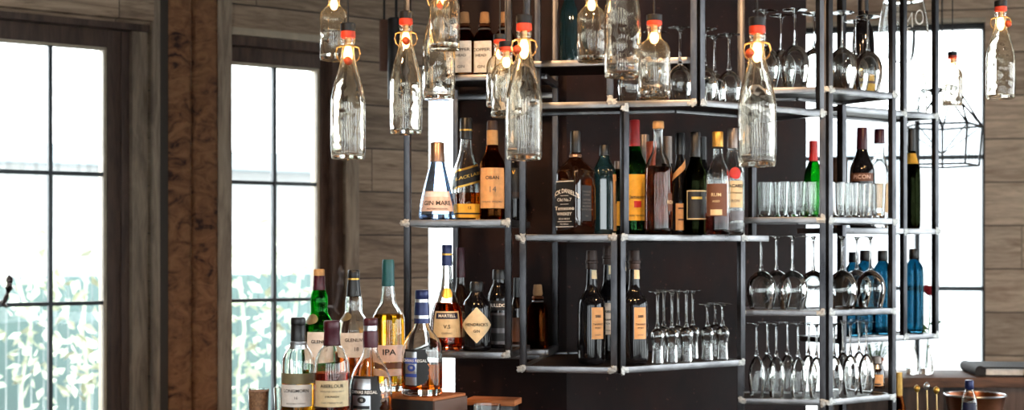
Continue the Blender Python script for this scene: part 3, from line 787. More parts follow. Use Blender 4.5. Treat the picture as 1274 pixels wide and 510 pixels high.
# rear ledge
bottle('dark_bottle','slim dark bottle on the rear ledge between the left and centre bays',643, zKl, 4.56, 434,
  [(434,8),(431,8.5),(385,8.5),(375,6),(368,4)], M['smoky'], solid=True, caps=[('cap','cap_black',[(372,4.6),(346,4.2)])], labels=[dict(y=(395,425),hw=8,m='lab_brown')])
def copper_bottle(label, cx, z, Y, base, dx, h=81.0, txt=True):
    k = h/81.0
    return bottle('copper_gin_bottle', label, cx, z, Y, base, [(base,11.2*k,6),(base-3*k,11.8*k,6),(base-47*k,11.8*k,6),(base-54*k,10.5*k,4),(base-59*k,6.5*k,2),(base-67*k,5.5*k,2)], M['brownglass'], ('redamber', base-44*k) if txt else None,
      caps=[('neck_ring','silver',[(base-61*k,7*k),(base-59.5*k,7.6*k),(base-58.5*k,7*k)]),('neck_ring','copper',[(base-66*k,7*k),(base-64.5*k,7.6*k),(base-63*k,7*k)]),('cork','cork',[(base-67*k,5.2*k),(base-69*k,6.4*k),(base-80*k,5.4*k),(base-81*k,5*k)])], yaw=-16,
      group='copper gin bottles', labels=[dict(y=(base-44*k,base-5*k),hw=9.8*k,m='white',t='white label',dx=dx,txt=[('COPPER',base-33*k,5.2*k,'ink'),('HEAD',base-26*k,4.6*k,'ink'),('GIN',base-12*k,5*k,'ink_grey')])] if txt else [])
copper_bottle('leftmost cork-stoppered copper gin bottle on the rear top shelf', 578, zK, 4.60, 92, -1)
copper_bottle('middle cork-stoppered copper gin bottle on the rear top shelf', 603, zK, 4.60, 92, -1)
copper_bottle('rightmost cork-stoppered copper gin bottle on the rear top shelf', 628, zK, 4.60, 92, -1)
copper_bottle('small cork-stoppered copper bottle seen through the left end of the centre bay', 669, zKl, 4.58, 433, 0, 79, False)

# whiskey row on top of the centre bay
zW = zC1
bottle('bourbon_bottle','square black-labelled bourbon bottle turned corner forward at the left of the whiskey row',716, zW, 4.26, 289,
  [(289,18,9),(285,19,9),(214,19,9),(206,17,6),(199,11,3),(193,7.5,2),(184,6.4,2),(172,6.4,2)], M['smoky'], solid=True, yaw=-45, it=1,
  caps=[('cap','cap_black',[(187,6.8),(186,7),(161,6.6),(160,6.2)]),('neck_band','cap_copper',[(197,7.6),(196,8),(190,7.8),(189,7.2)])],
  labels=[dict(y=(222,280),a=0,ha=41,m='lab_black',t='black label with white lettering',
     txt=[("JACK DANIEL'S",235,7.2,'white',dict(bold=.03,arch=9,sx=.78)),('Old No.7',246,5.6,'white'),('Tennessee',256.5,6.4,'white',dict(bold=.02)),('WHISKEY',263.5,5.2,'white',dict(bold=.03)),('SOUR MASH',269.5,3.2,'white'),('70cl 40%vol',276,2.8,'white')],
     bands=[(222.5,223.7,'white',.96),(278.6,279.6,'white',.96),(240.5,241.1,'white',.5),(251,251.6,'white',.5),(272.4,273.2,'white',.8)]),
     dict(y=(228,272),a=90,ha=24,m='lab_black',t='small black side label',txt=[(t,y,2.6,'ink_grey') for t, y in (('TENNESSEE',236),('WHISKEY',240),('DISTILLED',246),('CHARCOAL',250),('MELLOWED',254),('DROP BY DROP',258),('70cl',266))])])
bottle('gin_bottle','dark teal bottle with a gold side label between the square bourbon and the post',752, zW, 4.36, 289,
  [(289,14,4),(285,15,4),(212,15,4),(203,12,3),(195,7,2),(185,5.6,2)], M['tealglass'], solid=True,
  caps=[('cap','cap_black',[(190,6.4),(188,6.6),(178,6.4),(177,6)])], labels=[dict(y=(214,284),a=62,ha=24,m='tan',t='gold side label',bands=[(222,250,'cap_brown',.5)])])
bottle('liqueur_bottle','slim green bottle with a yellow label just left of the centre post',769, zW, 4.43, 288,
  [(288,9),(284,10),(225,10),(212,7),(204,4.5)], M['olive'], ('brownliq',230), labels=[dict(y=(246,276),hw=9,m='yellow',t='yellow label')], caps=[('cap','cap_grey',[(208,5),(196,4.6)])])
bottle('whiskey_bottle','green whiskey bottle with a red cap and yellow label right of the centre post',789.5, zW, 4.36, 290,
  [(290,15),(286,16),(210,16),(200,14),(190,9),(178,6.4),(166,6)], M['palegreen'], ('brownliq',186),
  caps=[('cap','cap_red',[(180,6.8),(178,7),(148,6.4),(147,6)])],
  labels=[dict(y=(215,272),hw=13,dx=4,m='yellow',t='yellow label',txt=[('Jameson',243,6,'ink'),('IRISH WHISKEY',266,3,'ink')],bands=[(248,256,'red',.3)])])
bottle('dark_bottle','dark bottle with a grey cap behind the green whiskey',801, zW, 4.62, 284,
  [(284,11),(280,12),(215,12),(203,9),(194,6.5)], M['blackglass'], solid=True, caps=[('cap','cap_grey',[(197,6.5),(196,6.8),(159,6.4),(158,6)])])
bottle('rum_bottle','small amber bottle with an orange cap peeking out left of the tall rum',809, zW, 4.5, 286,
  [(286,9),(282,10),(222,10),(208,7),(196,4.6)], M['brownglass'], ('amber',215), caps=[('cap','cap_orange',[(199,5),(198,5.4),(170,5),(169,4.6)])], labels=[dict(y=(250,274),hw=8,m='yellow')])
bottle('rum_bottle','tall clear bottle of amber rum with a wooden stopper, fifth along the whiskey row',819, zW, 4.24, 291,
  [(291,16),(287,17.5),(212,17.2),(203,15.5),(193,10),(186,7.2),(176,6.4),(162,6.2),(158,6.8)], M['clear'], ('brownliq',207),
  caps=[('cap','cap_tan',[(160,5.4),(159,7.2),(151,7),(150,6.4)])], thick=.014,
  labels=[dict(y=(240,262),a=58,ha=16,m='lab_brown',txt=[('RON',251,6,'cream')])])
bottle('dark_bottle','dark bottle with a grey capsule standing behind the amber rum',831, zW, 4.66, 284,
  [(284,11),(280,12),(215,12),(200,6.5),(190,5)], M['blackglass'], solid=True, caps=[('cap','cap_grey',[(200,5.6),(160,5.2)])])
bottle('cognac_bottle','sloping black bottle with an orange neck sash and a tan label',846, zW, 4.34, 290,
  [(290,13),(286,14),(250,13.6),(228,11),(210,7.6),(195,5.8),(182,5.2)], M['blackglass'], solid=True,
  caps=[('capsule','cap_black',[(190,6),(186,6.4),(164,6),(163,5.6)])],
  labels=[dict(y=(204,213),ha=80,a=10,m='tan',slope=.9,name='sash',t='orange neck sash'),dict(y=(251,284),hw=9.5,dx=5,m='tan',t='tan label',bands=[(256,258,'lab_brown',.7),(270,272,'lab_brown',.7)])])
bottle('rum_bottle','olive rum bottle with a black capsule and a black cream-edged label',865, zW, 4.29, 289,
  [(289,13),(285,14.5),(222,14.5),(210,13),(202,8.5),(194,6),(182,5.6)], M['olive'], ('darkred',215),
  caps=[('capsule','cap_black',[(192,6.6),(190,6.8),(162,6.2),(161,5.8)])],
  labels=[dict(y=(234,270),hw=11.5,dx=2,m='beige',t='black label with a cream border',bands=[(235.5,268.5,'lab_black',.9),(242,245,'m_gold',.5)]),])
bottle('dark_bottle','dark bottle with a slim glassy neck behind the olive rum',874, zW, 4.6, 285,
  [(285,11),(281,12),(215,12),(200,6),(185,5)], M['blackglass'], solid=True, caps=[('cap','cap_black',[(190,5.6),(162,5.2)])])
bottle('rum_bottle','clear bottle with a gold cap, brown label and a little dark red rum',893, zW, 4.23, 289,
  [(289,14.5),(285,15.5),(222,15.5),(210,14),(200,9),(192,6.8),(182,6.2)], M['clear'], ('darkred',262),
  caps=[('cap','cap_gold',[(180,6.8),(179,7),(162,6.8),(161,6.2)])],
  labels=[dict(y=(226,266),hw=12.5,dx=-2,m='lab_brown',t='brown label',txt=[('RUM',240,6,'beige'),('AGED',248,3.4,'beige')],bands=[(258,265,'beige',.5)])])
bottle('rum_bottle','clear white rum bottle with a grey cap and round red emblem ending the row',911, zW, 4.34, 288,
  [(288,14),(284,15),(215,15),(203,13),(193,8.5),(184,6.8),(176,6.4)], M['clear'], None,
  caps=[('cap','cap_grey',[(180,6.8),(178,7),(156,6.6),(155,6.2)])],
  labels=[dict(y=(221,254),hw=10,dx=4,m='beige',t='white label',txt=[('BACARDI',227.5,5.4,'ink',dict(bold=.03)),('CARTA BLANCA',236,2.6,'ink'),('RON',246,5,'ink_grey')]),
          dict(y=(204,219),hw=7,dx=4,m='red',w=OVAL,name='emblem',t='round red emblem'), dict(y=(258,270),hw=13,dx=4,m='dark_silver',name='label')])

# port bottles, centre bay
def port(label, cx, Y, base, dx, lm='cream'):
    return bottle('port_bottle', label, cx, zC0, Y, base, [(base,16.5),(base-4,17.5),(base-70,17.5),(base-80,15.5),(base-88,9.5),(base-96,7.2),(base-108,6.8),(base-116,6.2),(base-124,6.4)], M['blackglass'], solid=True,
      caps=[('capsule','cap_brown',[(base-117,7),(base-118,7.4),(base-124,7.2),(base-125,8),(base-127,8),(base-128,7.2),(base-139,6.6),(base-140,6.2)])], group='port bottles in the centre bay',
      labels=[dict(y=(base-70,base-31),hw=8,dx=dx,m=lm,t='pale label turned to the right',txt=[("SIBE",base-59,4.2,'ink',dict(bold=.03)),('TAWNY',base-49,3.6,'ink'),('PORT',base-44.5,3.2,'ink'),('DOURO',base-36,2.2,'ink_grey')]),
              dict(y=(base-116,base-105),hw=4,dx=4,m='cream',name='neck_seal',t='small cream neck seal')] if lm else [])
port('black port bottle with an orange-tan label and brown capsule, leftmost of the four', 736, 4.24, 455, 8, 'tan')
port('black port bottle with a white label, half behind the left side of the corner post', 757, 4.42, 451, 0, 'white')
port('black port bottle peeking out just right of the corner post', 772, 4.56, 449, 12, 'cream')
port('black port bottle with a tan label, rightmost of the four beside the small glasses', 789, 4.24, 456, 8, 'tan')

# upper shelf above the whiskey row
bottle('dark_bottle','tall dark blue bottle on the upper shelf behind the hanging bottle lamps',708, zU1, 4.5, 67,
  [(67,11.5),(63,12.5),(0,12.5),(-12,8),(-22,5)], M['tealglass'], solid=True, caps=[('cap','cap_black',[(-20,5.6),(-40,5)])])

# blue gin bottles and others behind the tower
def sapphire(label, cx, Y):
    b0 = 313+(ZC-zR[0])*F/Y
    return bottle('blue_gin_bottle', label, cx, zR[0], Y, b0, [(b0,10.2,4),(b0-3,11,4),(b0-78,11,4),(b0-84,10,3),(b0-90,6,2),(b0-94,5,2)], M['blueglass'], None,
       caps=[('cap','cap_black',[(b0-92,5.8),(b0-93,6.2),(b0-104,6),(b0-105,5.6)])], group='blue gin bottles', yaw=12)
sapphire('square blue gin bottle, leftmost, half hidden behind the tower wine glasses', 1062, 4.93)
sapphire('square blue gin bottle standing deeper between its two left neighbours', 1076, 5.03)
sapphire('square blue gin bottle left of the tower right post, third of the four', 1098, 5.02)
sapphire('square blue gin bottle framed alone in the narrow far-right bay', 1137, 5.13)
zb_ = zR[1]
bottle('green_bottle','bright green bottle behind the tumblers beside the tower corner post',1012, zT[2], 4.625, 268,
  [(268,11),(264,12),(215,12),(203,8),(196,5)], M['palegreen'], None, caps=[('cap','cap_red',[(198,5.4),(172,5)])])
bottle('aperitif_bottle','dark aperitif bottle with a burgundy cap and a brown label behind the tumblers',1072.5, zb_, 4.965, 284,
  [(284,14.5),(280,15.5),(216,15.5),(206,14),(196,9),(186,6.2),(178,6)], M['blackglass'], solid=True, caps=[('cap','cap_burgundy',[(186,6.6),(184,6.8),(160,6.2),(159,5.8)])],
  labels=[dict(y=(216,226),hw=13,m='lab_brown',t='brown label',txt=[('PICON',221,7,'pink')])])
bottle('clear_bottle','clear bottle with a dark red cap and a tan label behind the tower right post',1094, zb_, 5.10, 284,
  [(284,12),(280,13),(214,13),(204,10),(194,6.4),(182,5.8)], M['clear'], None, caps=[('cap','cap_burgundy',[(178,6.4),(177,6.6),(161,6.2),(160,5.8)])], labels=[dict(y=(228,264),hw=11,m='beige',t='tan label')])
bottle('wine_bottle','dark wine bottle with a yellow neck label in the narrow far-right bay',1134, zb_, 5.16, 284,
  [(284,10),(280,11),(212,11),(202,8.5),(190,5),(182,4.6)], M['olive'], ('darkred',205), caps=[('capsule','cap_black',[(187,5.2),(160,4.8)])], labels=[dict(y=(190,203),ha=80,a=0,m='yellow',name='neck_label',t='yellow neck label')])
MB_cup = bottle('metal_cup','small copper-grey metal cup behind the tumblers beside the tower post',1045, zb_, 4.99, 284, [(284,8),(281,8.5),(196,9.5)], M['cap_copper'], None, cat='cup', wall=.0015)
bottle('liqueur_bottle','tall black bottle with an amber label behind the top tower glasses',1074, zT[3], 4.83, 112,
  [(112,13),(108,14),(30,14),(16,8),(6,6),(-10,6)], M['blackglass'], solid=True, caps=[('cap','cap_black',[(2,6.6),(-20,6.2)])], labels=[dict(y=(82,104),hw=12,m='yellow',t='amber label',bands=[(90,93,'lab_brown',1)])])

# the crowd of whiskies in the foreground on the counter and its raised step
ZCNT = 1.10; ZST = 1.207
def seg(a, b): return [(a,b)]
def basepx(z, Y): return HY+(ZC-z)*F/Y
b0 = basepx(ZCNT,3.58)
bottle('whisky_bottle','front whisky bottle with a black cap, white label and olive band, leftmost of all',371, ZCNT, 3.58, b0,
  [(b0,20),(b0-4,21),(452,21),(441,18.5),(433,13),(427,10),(420,8.8),(404,8.6)], M['clear'], ('gold',470),
  caps=[('cap','cap_black',[(404,9),(403,9.4),(397,9.2),(395,8.6)]),('capsule','cap_black',[(424,9.4),(422,9.6),(405,9),(404,8.6)]),('neck_label','silver',[(434,10.2),(425,9.8)])],
  labels=[dict(y=(477,504),hw=18.5,dx=-3,m='lab_white',t='white label',txt=[('LONGMORN',484.5,5.6,'ink'),('16',493,5,'ink_grey'),('SINGLE MALT WHISKY',500,2.4,'ink_grey')]),
          dict(y=(463,476),hw=20.5,m='olive_band',name='label_band',t='olive band')])
b0 = basepx(ZCNT,3.51)
bottle('whisky_bottle','front whisky bottle with a burgundy cap and a beige label, second in the foreground',413, ZCNT, 3.51, b0,
  [(b0,21),(b0-4,22),(458,22),(446,20.5),(436,16),(430,11),(424,9.4),(412,9)], M['clear'], ('redamber',463),
  caps=[('cap','cap_burgundy',[(430,10.4),(428,10.6),(412,9.6),(410,10.4),(401,10.2),(399,9.6)])],
  labels=[dict(y=(472,504),hw=20,m='beige',t='beige printed label',txt=[('ABERLOUR',478.5,5.8,'ink'),('HIGHLAND SINGLE MALT',485,2.6,'ink_grey'),("A'BUNADH",491.5,3.4,'ink'),('CASK STRENGTH 60%',499,2.8,'ink_grey')])])
b0 = basepx(ZCNT,3.58)
bottle('whisky_bottle','round-shouldered front whisky bottle with a maroon capsule and ornate dark shield label',461, ZCNT, 3.58, b0,
  [(b0,26),(b0-4,27),(486,27),(471,25.5),(458,20.5),(448,14),(440,9.8),(430,8.4),(414,8.6)], M['clear'], ('amber',493),
  caps=[('cap','cap_burgundy',[(405,8.6),(404,9.2),(397,9),(396,8.4)]),('neck_band','silver',[(411,8.9),(405,8.8)]),('capsule','cap_burgundy',[(432,9.2),(430,9.4),(418,9.6),(412,9.2)])],
  labels=[dict(y=(466,520),hw=20,dx=-9,m='lab_black',w=SHIELD,t='ornate dark shield label',txt=[('CHIVAS REGAL',485.5,5.2,'lab_white',dict(bold=.02))]),dict(y=(469,520),hw=12,dx=-12,m='silver',eps=.0010,name='label_panel',t='silver panel'),dict(y=(482,489.5),hw=13,dx=-12,m='lab_black',eps=.0014,name='label_panel'),dict(y=(491,499),hw=5.5,dx=-11,m='lab_black',w=OVAL,eps=.0014,name='emblem',txt=[('12',495,4,'lab_white')]),dict(y=(502,506),hw=11,dx=-12,m='lab_black',eps=.0014,name='label_panel')])
Yb = 3.93; b0 = basepx(ZST,Yb)
bottle('whisky_bottle','green bulbous-necked whisky bottle with a white label, back left of the foreground bottles',397, ZST, Yb, b0,
  [(b0,19),(b0-4,20),(416,20),(404,18.5),(396,14.5),(390,10.4),(382,10.2),(374,10.8),(366,9.8),(359,7)], M['palegreen'], ('gold',400),
  caps=[('cap','cap_tan',[(343,6.6),(342,7),(336,6.8),(335,6.2)]),('capsule','cap_burgundy',[(361,7.6),(359,8),(354,7.2),(344,7.2),(343,6.8)])],
  labels=[dict(y=(412,450),hw=17,dx=4,m='lab_white',t='white label',txt=[('GLENLIVET',424,5.6,'ink'),('12',434,6,'ink_grey')]),dict(y=(390,403),hw=9,dx=-10,m='olive_band',w=OVAL,name='seal',t='oval olive seal')])
bottle('whisky_bottle','clear bulbous-necked whisky bottle with a black capsule and white label',440, ZST, Yb, b0,
  [(b0,21),(b0-4,22),(414,22),(403,20),(396,15.5),(390,11),(383,10.2),(376,10.6),(369,9.4),(364,8)], M['clear'], ('amber',438),
  caps=[('cap','cap_black',[(346,7),(345,7.4),(337,7.2),(336,6.6)]),('neck_band','m_gold',[(349,7.4),(346,7.2)]),('capsule','cap_black',[(369,9),(366,9),(352,7.8),(348,7.4)])],
  labels=[dict(y=(413,443),hw=18,dx=3,m='lab_white',t='white label',txt=[('GLENLIVET',422,5.6,'ink'),('18',433,6.5,'ink_grey')]),dict(y=(388,399),hw=8,dx=-10,m='olive_band',w=OVAL,name='seal',t='oval olive seal')])
Yb = 3.86; b0 = basepx(ZST,Yb)
bottle('whisky_bottle','tall whisky bottle of golden liquid with a teal capsule and pinkish label',483, ZST, Yb, b0,
  [(b0,19.5),(b0-4,20.5),(402,20.5),(393,19.5),(385,15),(379,10.5),(372,8.8),(362,7.8),(354,7.4)], M['clear'], ('gold',391),
  caps=[('capsule','cap_teal',[(356,8),(354,8.2),(338,7.6),(334,7.8),(325,7.4),(323,6.8)])], thick=.016,
  labels=[dict(y=(428,449),hw=18,dx=1,m='pink',t='pinkish label',txt=[('IPA',437,10,'ink',dict(sx=1.15))]),dict(y=(449.5,457),hw=18,dx=1,m='lab_brown',name='label'),dict(y=(457.5,466),hw=18,dx=1,m='pink',name='label')])
Yb = 3.74; b0 = basepx(ZST,Yb)
bottle('whisky_bottle','round-shouldered whisky bottle with a royal blue capsule standing on the wooden step',525, ZST, Yb, b0,
  [(b0,24.5),(b0-4,25.5),(438,25.5),(427,23.5),(418,18.5),(410,12),(403,9.4),(396,8.6)], M['clear'], ('amber',452),
  caps=[('cap','cap_navy',[(372,8.2),(371,8.8),(363,8.6),(361,8)]),('neck_band','silver',[(376,8.6),(372,8.4)]),('capsule','cap_navy',[(392,9.6),(390,9.6),(382,9.4),(376,8.8)]),('neck_band','silver',[(396,10),(392,9.8)]),('neck_band','cap_navy',[(402,10.4),(396,10.2)])], thick=.020,
  labels=[dict(y=(433,478),hw=17,dx=-10,m='lab_black',w=SHIELD,t='ornate shield label in black, silver and blue',txt=[('CHIVAS REGAL',447,4.8,'lab_white',dict(bold=.02))]),dict(y=(436,477),hw=8,dx=-14,m='silver',eps=.0010,name='label_panel',t='silver panel'),dict(y=(443.5,450.5),hw=8.5,dx=-14,m='blue',eps=.0014,name='label_panel',t='blue banner'),dict(y=(451.5,460),hw=5.5,dx=-13,m='blue',w=OVAL,eps=.0014,name='emblem',t='blue oval emblem',txt=[('18',455.5,4.2,'lab_white')]),dict(y=(463,467),hw=8,dx=-14,m='blue',eps=.0014,name='label_panel')])
# ---------------------------------------------------------------- stemware and tumblers
ORD = ['first','second','third','fourth','fifth','sixth','seventh','eighth','ninth','tenth','eleventh','twelfth','thirteenth','fourteenth','fifteenth','sixteenth']
def line_pos(px, depth, z=None):
    """point over the tower shelf: depth behind the front line of whichever face the column px falls on"""
    th, c = (TA, cAT) if px < 1028.5 else (TB, cBT)
    return on(th, shift(th, c, depth), px)
def lay(proto, where, z, labels):
    for i, ((x, y), lb) in enumerate(zip(where, labels)):
        o = proto if i == 0 else copy_tree(proto)
        o.location = (x, y, z); o.rotation_euler = (0,0,i*1.3); o['label'] = lb
def order(spots):      # keep as given, but number them by column for the labels
    idx = sorted(range(len(spots)), key=lambda i: spots[i][0]); rank = [0]*len(spots)
    for r, i in enumerate(idx): rank[i] = r
    return rank
# champagne flutes, bottom tower shelf
FL = [(941.5,.055),(966,.055),(993,.055),(1016,.055),(955,.15),(980,.15),(1006,.15),(1038,.05),(1058,.06),(1078,.05),(1049,.145),(1069,.145)]
hF = .245
pf = stem_glass('champagne_flute', 'flute', 'glass', 'champagne flutes on the tower bottom shelf', hF, [(.0215,0),(.025,.02),(.029,.05),(.029,.075),(.024,.105),(.013,.128),(0,.137)], .137, .030, .0032)
rk = order(FL)
lay(pf, [tuple(line_pos(px,d))[:2] for px, d in FL], zT[0], [f"upside-down champagne flute on the bottom tower shelf, {ORD[r]} from the left" for r in rk])
# wine glasses, second tower shelf
WG = [(947,.065),(986,.065),(1012,.145),(966,.155),(1048,.065),(1083,.07),(1066,.15)]
hW = .243
pw = stem_glass('wine_glass', 'wine', 'glass', 'wine glasses on the second tower shelf', hW, [(.038,0),(.043,.02),(.050,.052),(.050,.075),(.042,.102),(.022,.122),(0,.131)], .131, .036)
rk = order(WG)
lay(pw, [tuple(line_pos(px,d))[:2] for px, d in WG], zT[1], [f"upside-down wine glass on the second tower shelf from below, {ORD[r]} from the left" for r in rk])
# large wine glasses, top tower shelf
TG = [(952,.07),(989,.065),(1013,.147),(972,.168),(1048,.06),(1080,.065),(1064,.152)]
hT = .265
pt = stem_glass('wine_glass', 'wine', 'glass', 'large wine glasses on the top tower shelf', hT, [(.034,0),(.040,.022),(.048,.062),(.048,.092),(.040,.122),(.020,.142),(0,.150)], .150, .040)
rk = order(TG)
lay(pt, [tuple(line_pos(px,d))[:2] for px, d in TG], zT[3], [f"large upside-down wine glass on the top tower shelf, {ORD[r]} from the left" for r in rk])
# wine glasses on the upper bay above the whiskey row
UGp = [(783,.09,TA),(846,.075,TA),(815,.145,TA),(877,.07,TB),(907,.105,TB),(889,.165,TB)]
hU = .232
pu = stem_glass('wine_glass', 'wine', 'glass', 'wine glasses on the upper bay', hU, [(.030,0),(.036,.02),(.041,.05),(.040,.075),(.032,.098),(.016,.112),(0,.119)], .119, .036)
sp = []
for px, d, th in UGp: sp.append(tuple(on(th, shift(th, cAU if th == TA else cBU, d), px))[:2])
rk = order(UGp)
lay(pu, sp, zU0, [f"upside-down wine glass on the bay above the whiskey row, {ORD[r]} from the left" for r in rk])
# small tasting glasses beside the port
GL = [(818,.06,1),(836,.06,1),(854,.055,1),(862,.13,1),(880,.06,0),(899,.055,0),(890,.15,0),(826,.17,1),(844,.17,1)]
def tasting(H, label):
    return stem_glass('tasting_glass', label, 'glass', 'tasting glasses beside the port', H, [(.019,0),(.0175,.02),(.0165,.05),(.0185,.066),(.0225,.080),(.020,.096),(.010,.105),(0,.108)], .108, .026, .0032)
pg1 = tasting(.222, 'a'); pg0 = tasting(.178, 'b')
tl = [g for g in GL if g[2]]; sl = [g for g in GL if not g[2]]
for pr_, li, wd in ((pg1, tl, 'tall'), (pg0, sl, 'short')):
    rk = order(li)
    lay(pr_, [tuple(on(TB, shift(TB, cB, d), px))[:2] for px, d, _ in li], zC0, [f"{wd} upside-down tasting glass beside the port bottles, {ORD[r]} from the left" for r in rk])
# tumblers on the third tower shelf
def tumbler(name, label, cat, H, r0, r1, group=None, t=.002, base=.010, mat='clear'):
    o = thing(name, label, cat, group=group)
    MB().lathe([(0,.001),(r0-.003,0),(r0,.003)]+[(r0+(r1-r0)*k/5, .003+(H-.003)*k/5) for k in range(1,6)]+[(r1-t*.5,H+.0006),(r1-t,H)]+[(r0+(r1-r0)*k/5-t, .003+(H-.003)*k/5) for k in range(4,0,-1)]+[(r0-t-.002,base),(0,base)], 40).build('glass', M[mat], o, sharp=55)
    return o
TM = [(951,.05),(972,.05),(993,.05),(1014,.05),(961,.112),(982,.112),(1004,.112),(1042,.05),(1059,.05),(1076,.05),(1093,.05),(1050,.115),(1068,.115)]
ptm = tumbler('tumbler', 'tumbler', 'glass', .118, .021, .0255, 'tumblers on the third tower shelf')
rk = order(TM)
lay(ptm, [tuple(line_pos(px,d))[:2] for px, d in TM], zT[2], [f"clear tumbler on the third tower shelf, {ORD[r]} from the left" for r in rk])
# balloon glass, upright, with white script
pb = on(TB, shift(TB, cBR, .1), 1124)
bg_ = thing('balloon_glass', 'very large upright balloon glass with white script standing in the far-right bay', 'glass', (pb.x,pb.y,zR[2]), math.atan2(-pb.x,pb.y))
outp = soften([(0,.195),(.03,.2),(.064,.222),(.086,.262),(.092,.31),(.088,.36),(.078,.41),(.072,.44)],2)
MB().lathe(outp + [(.0705,.4405)] + [(max(0,r-.0016), z) for r, z in outp[::-1] if r > .004] + [(0,.200)], 48).build('bowl', M['clear'], bg_, sharp=60)
MB().lathe(soften([(0,.003),(.012,.004),(.006,.015),(.0045,.05),(.0045,.16),(.008,.188),(.014,.197),(0,.197)],1), 24).build('stem', M['clear'], bg_)
MB().lathe([(0,0),(.046,0),(.047,.002),(.03,.004),(.012,.006),(0,.006)], 40).build('foot', M['clear'], bg_)
prb = Prof([(r,z,2) for r, z in outp[2:]])
wrap_text('MO', prb, .45, .345, .085, M['white'], bg_['x'] if False else bg_.children[0], slope=.35, bold=-.012, sx=.7)
wrap_text('SS', prb, .12, .300, .035, M['white'], bg_.children[0], slope=.35, bold=-.01)
# clear bottle under it, seen through the narrow bay
bottle('clear_bottle','clear bottle standing beside the balloon glass stem in the far-right bay',1143, zR[2], 5.24, 140, [(140,9),(137,10),(100,10),(92,8),(80,4),(66,3.6)], M['clear'])

# ---------------------------------------------------------------- bottle lamps on black cords
M['bulb'] = emis('warm_filament', (1.0,.56,.18), 80.0)
M['filament_glass'] = glass('bulb_glass', (1,.95,.85), 1.2)
def lamp_bottle(kind, label, cx, top, bot, w, Y, swing=0, cap=True):
    """kind long: swing-top bottle, kind jar: short apothecary bottle; top/bottom rows and width in photo pixels"""
    s = Y/F; X = (cx-CX)*s; zb = zat(bot, Y); H = (bot-top)*s; R = w/2*s
    root = thing('bottle_lamp', label, 'pendant lamp', (X,Y,zb), math.atan2(-X,Y), 'bottle lamps on black cords')
    if kind == 'long':
        h = H*.915; rn = R*.36
        outer = soften([(R*.90,0),(R*.90,0),(R,R*.14),(R,h*.42),(R*.98,h*.50),(R*.80,h*.62),(R*.52,h*.76),(rn*1.08,h*.84),(rn,h*.90),(rn,h*.955),(rn*1.18,h*.965),(rn*1.18,h*.998),(rn*1.0,h)],2); th = R*.22; wl = .0032
    else:
        h = H*.90; rn = R*.40
        outer = soften([(R*.92,0),(R*.92,0),(R,R*.10),(R,R*.10),(R,h*.60),(R*.97,h*.68),(R*.80,h*.755),(rn*1.25,h*.80),(rn,h*.83),(rn,h*.93),(rn*1.2,h*.945),(rn*1.2,h*.995),(rn*1.05,h)],2); th = R*.42; wl = .0030
    inner = [(max(r-wl, r*.55), z) for r, z in outer if z > th]
    inner = [(inner[0][0]*.86, th)] + inner
    MB().lathe([(0,.004 if kind == 'long' else .006)] + outer + [(outer[-1][0]-wl, h)] + inner[::-1] + [(0, th+.003)], 56).build('glass', M['wavy'], root, sharp=60)
    MB().lathe([(0,h-.001),(rn*1.15,h-.001),(rn*1.22,h+.003),(rn*1.18,h+H*.045),(rn*1.05,h+H*.05),(0,h+H*.05)], 28).build('seal', M['rubber'], root)
    MB().lathe([(0,h+H*.048),(rn*1.18,h+H*.048),(rn*1.22,h+H*.055),(rn*1.22,H*1.02),(rn*1.05,H*1.025),(0,H*1.025)], 28).build('cap', M['cork'] if False else M['black'], root)
    zl = h*.93 if kind == 'long' else h*.90; bl = h*.15 if kind == 'long' else h*.16
    MB().lathe(soften([(0,zl-bl),(rn*.50,zl-bl*.92),(rn*.74,zl-bl*.55),(rn*.62,zl-bl*.2),(rn*.40,zl),(0,zl)],2), 18).build('bulb', M['bulb'], root)
    MB().lathe([(0,zl-.001),(rn*.5,zl-.001),(rn*.5,h-.001),(0,h-.001)], 18).build('socket', M['brass'], root)
    MB().tube([(0,0,H*1.02),(0,0,CEIL-zb)], .0022, 8).build('cord', M['black'], root)
    MB().lathe([(0,CEIL-zb-.02),(.03,CEIL-zb-.02),(.035,CEIL-zb-.012),(.035,CEIL-zb),(0,CEIL-zb)], 24).build('ceiling_cup', M['black'], root)
    if swing:
        k = abs(swing); sg = 1 if swing > 0 else -1
        mb = MB(); zc = h*.90
        for sd in (-1,1):
            mb.tube([(sd*rn*1.1,0,h*.93),(sd*rn*1.75,-.004,h*.915),(sd*rn*1.95,-.008,h*.87),(sd*rn*1.7,-.012,h*.82),(sd*rn*1.3,-.010,h*.80)], .0016, 8)
        mb.tube([(rn*1.2*math.cos(a),rn*1.2*math.sin(a),h*.93) for a in [2*PI*i/20 for i in range(20)]], .0015, 6, closed=True)
        mb.build('wire_bail', M['brass'], root)
        c = Vector((sg*rn*1.15*(k-1)*1.0, -rn*1.5, h*(.80 if k == 1 else .84)))
        m2 = MB().lathe(soften([(0,-.008),(.008,-.008),(.011,-.003),(.011,.004),(.006,.009),(0,.010)],1), 20)
        o = m2.build('stopper', M['cap_orange'], root); o.location = c; o.rotation_euler = (0.5, sg*.9, 0)
    return root
lamp_bottle('jar','short bottle lamp hanging in front of the second window, highest at the left',415.5,-18,75,35,3.75)
lamp_bottle('long','tall swing-top bottle lamp hanging before the plank wall, leftmost of the tall ones',433,33,198,43,3.35,swing=1)
lamp_bottle('long','tall swing-top bottle lamp hanging in front of the left bay post',505,18,167,40,3.55,swing=1.01)
lamp_bottle('jar','short bottle lamp hanging before the left bay, overlapping a taller bottle lamp behind',553,-30,62,38,3.45)
lamp_bottle('long','tall bottle lamp half hidden behind a shorter one, above the tapered gin bottle',546,-32,124,41,3.6,swing=1)
lamp_bottle('jar','short bottle lamp hanging furthest back in the cluster of three at the centre',622,45,133,34,4.0)
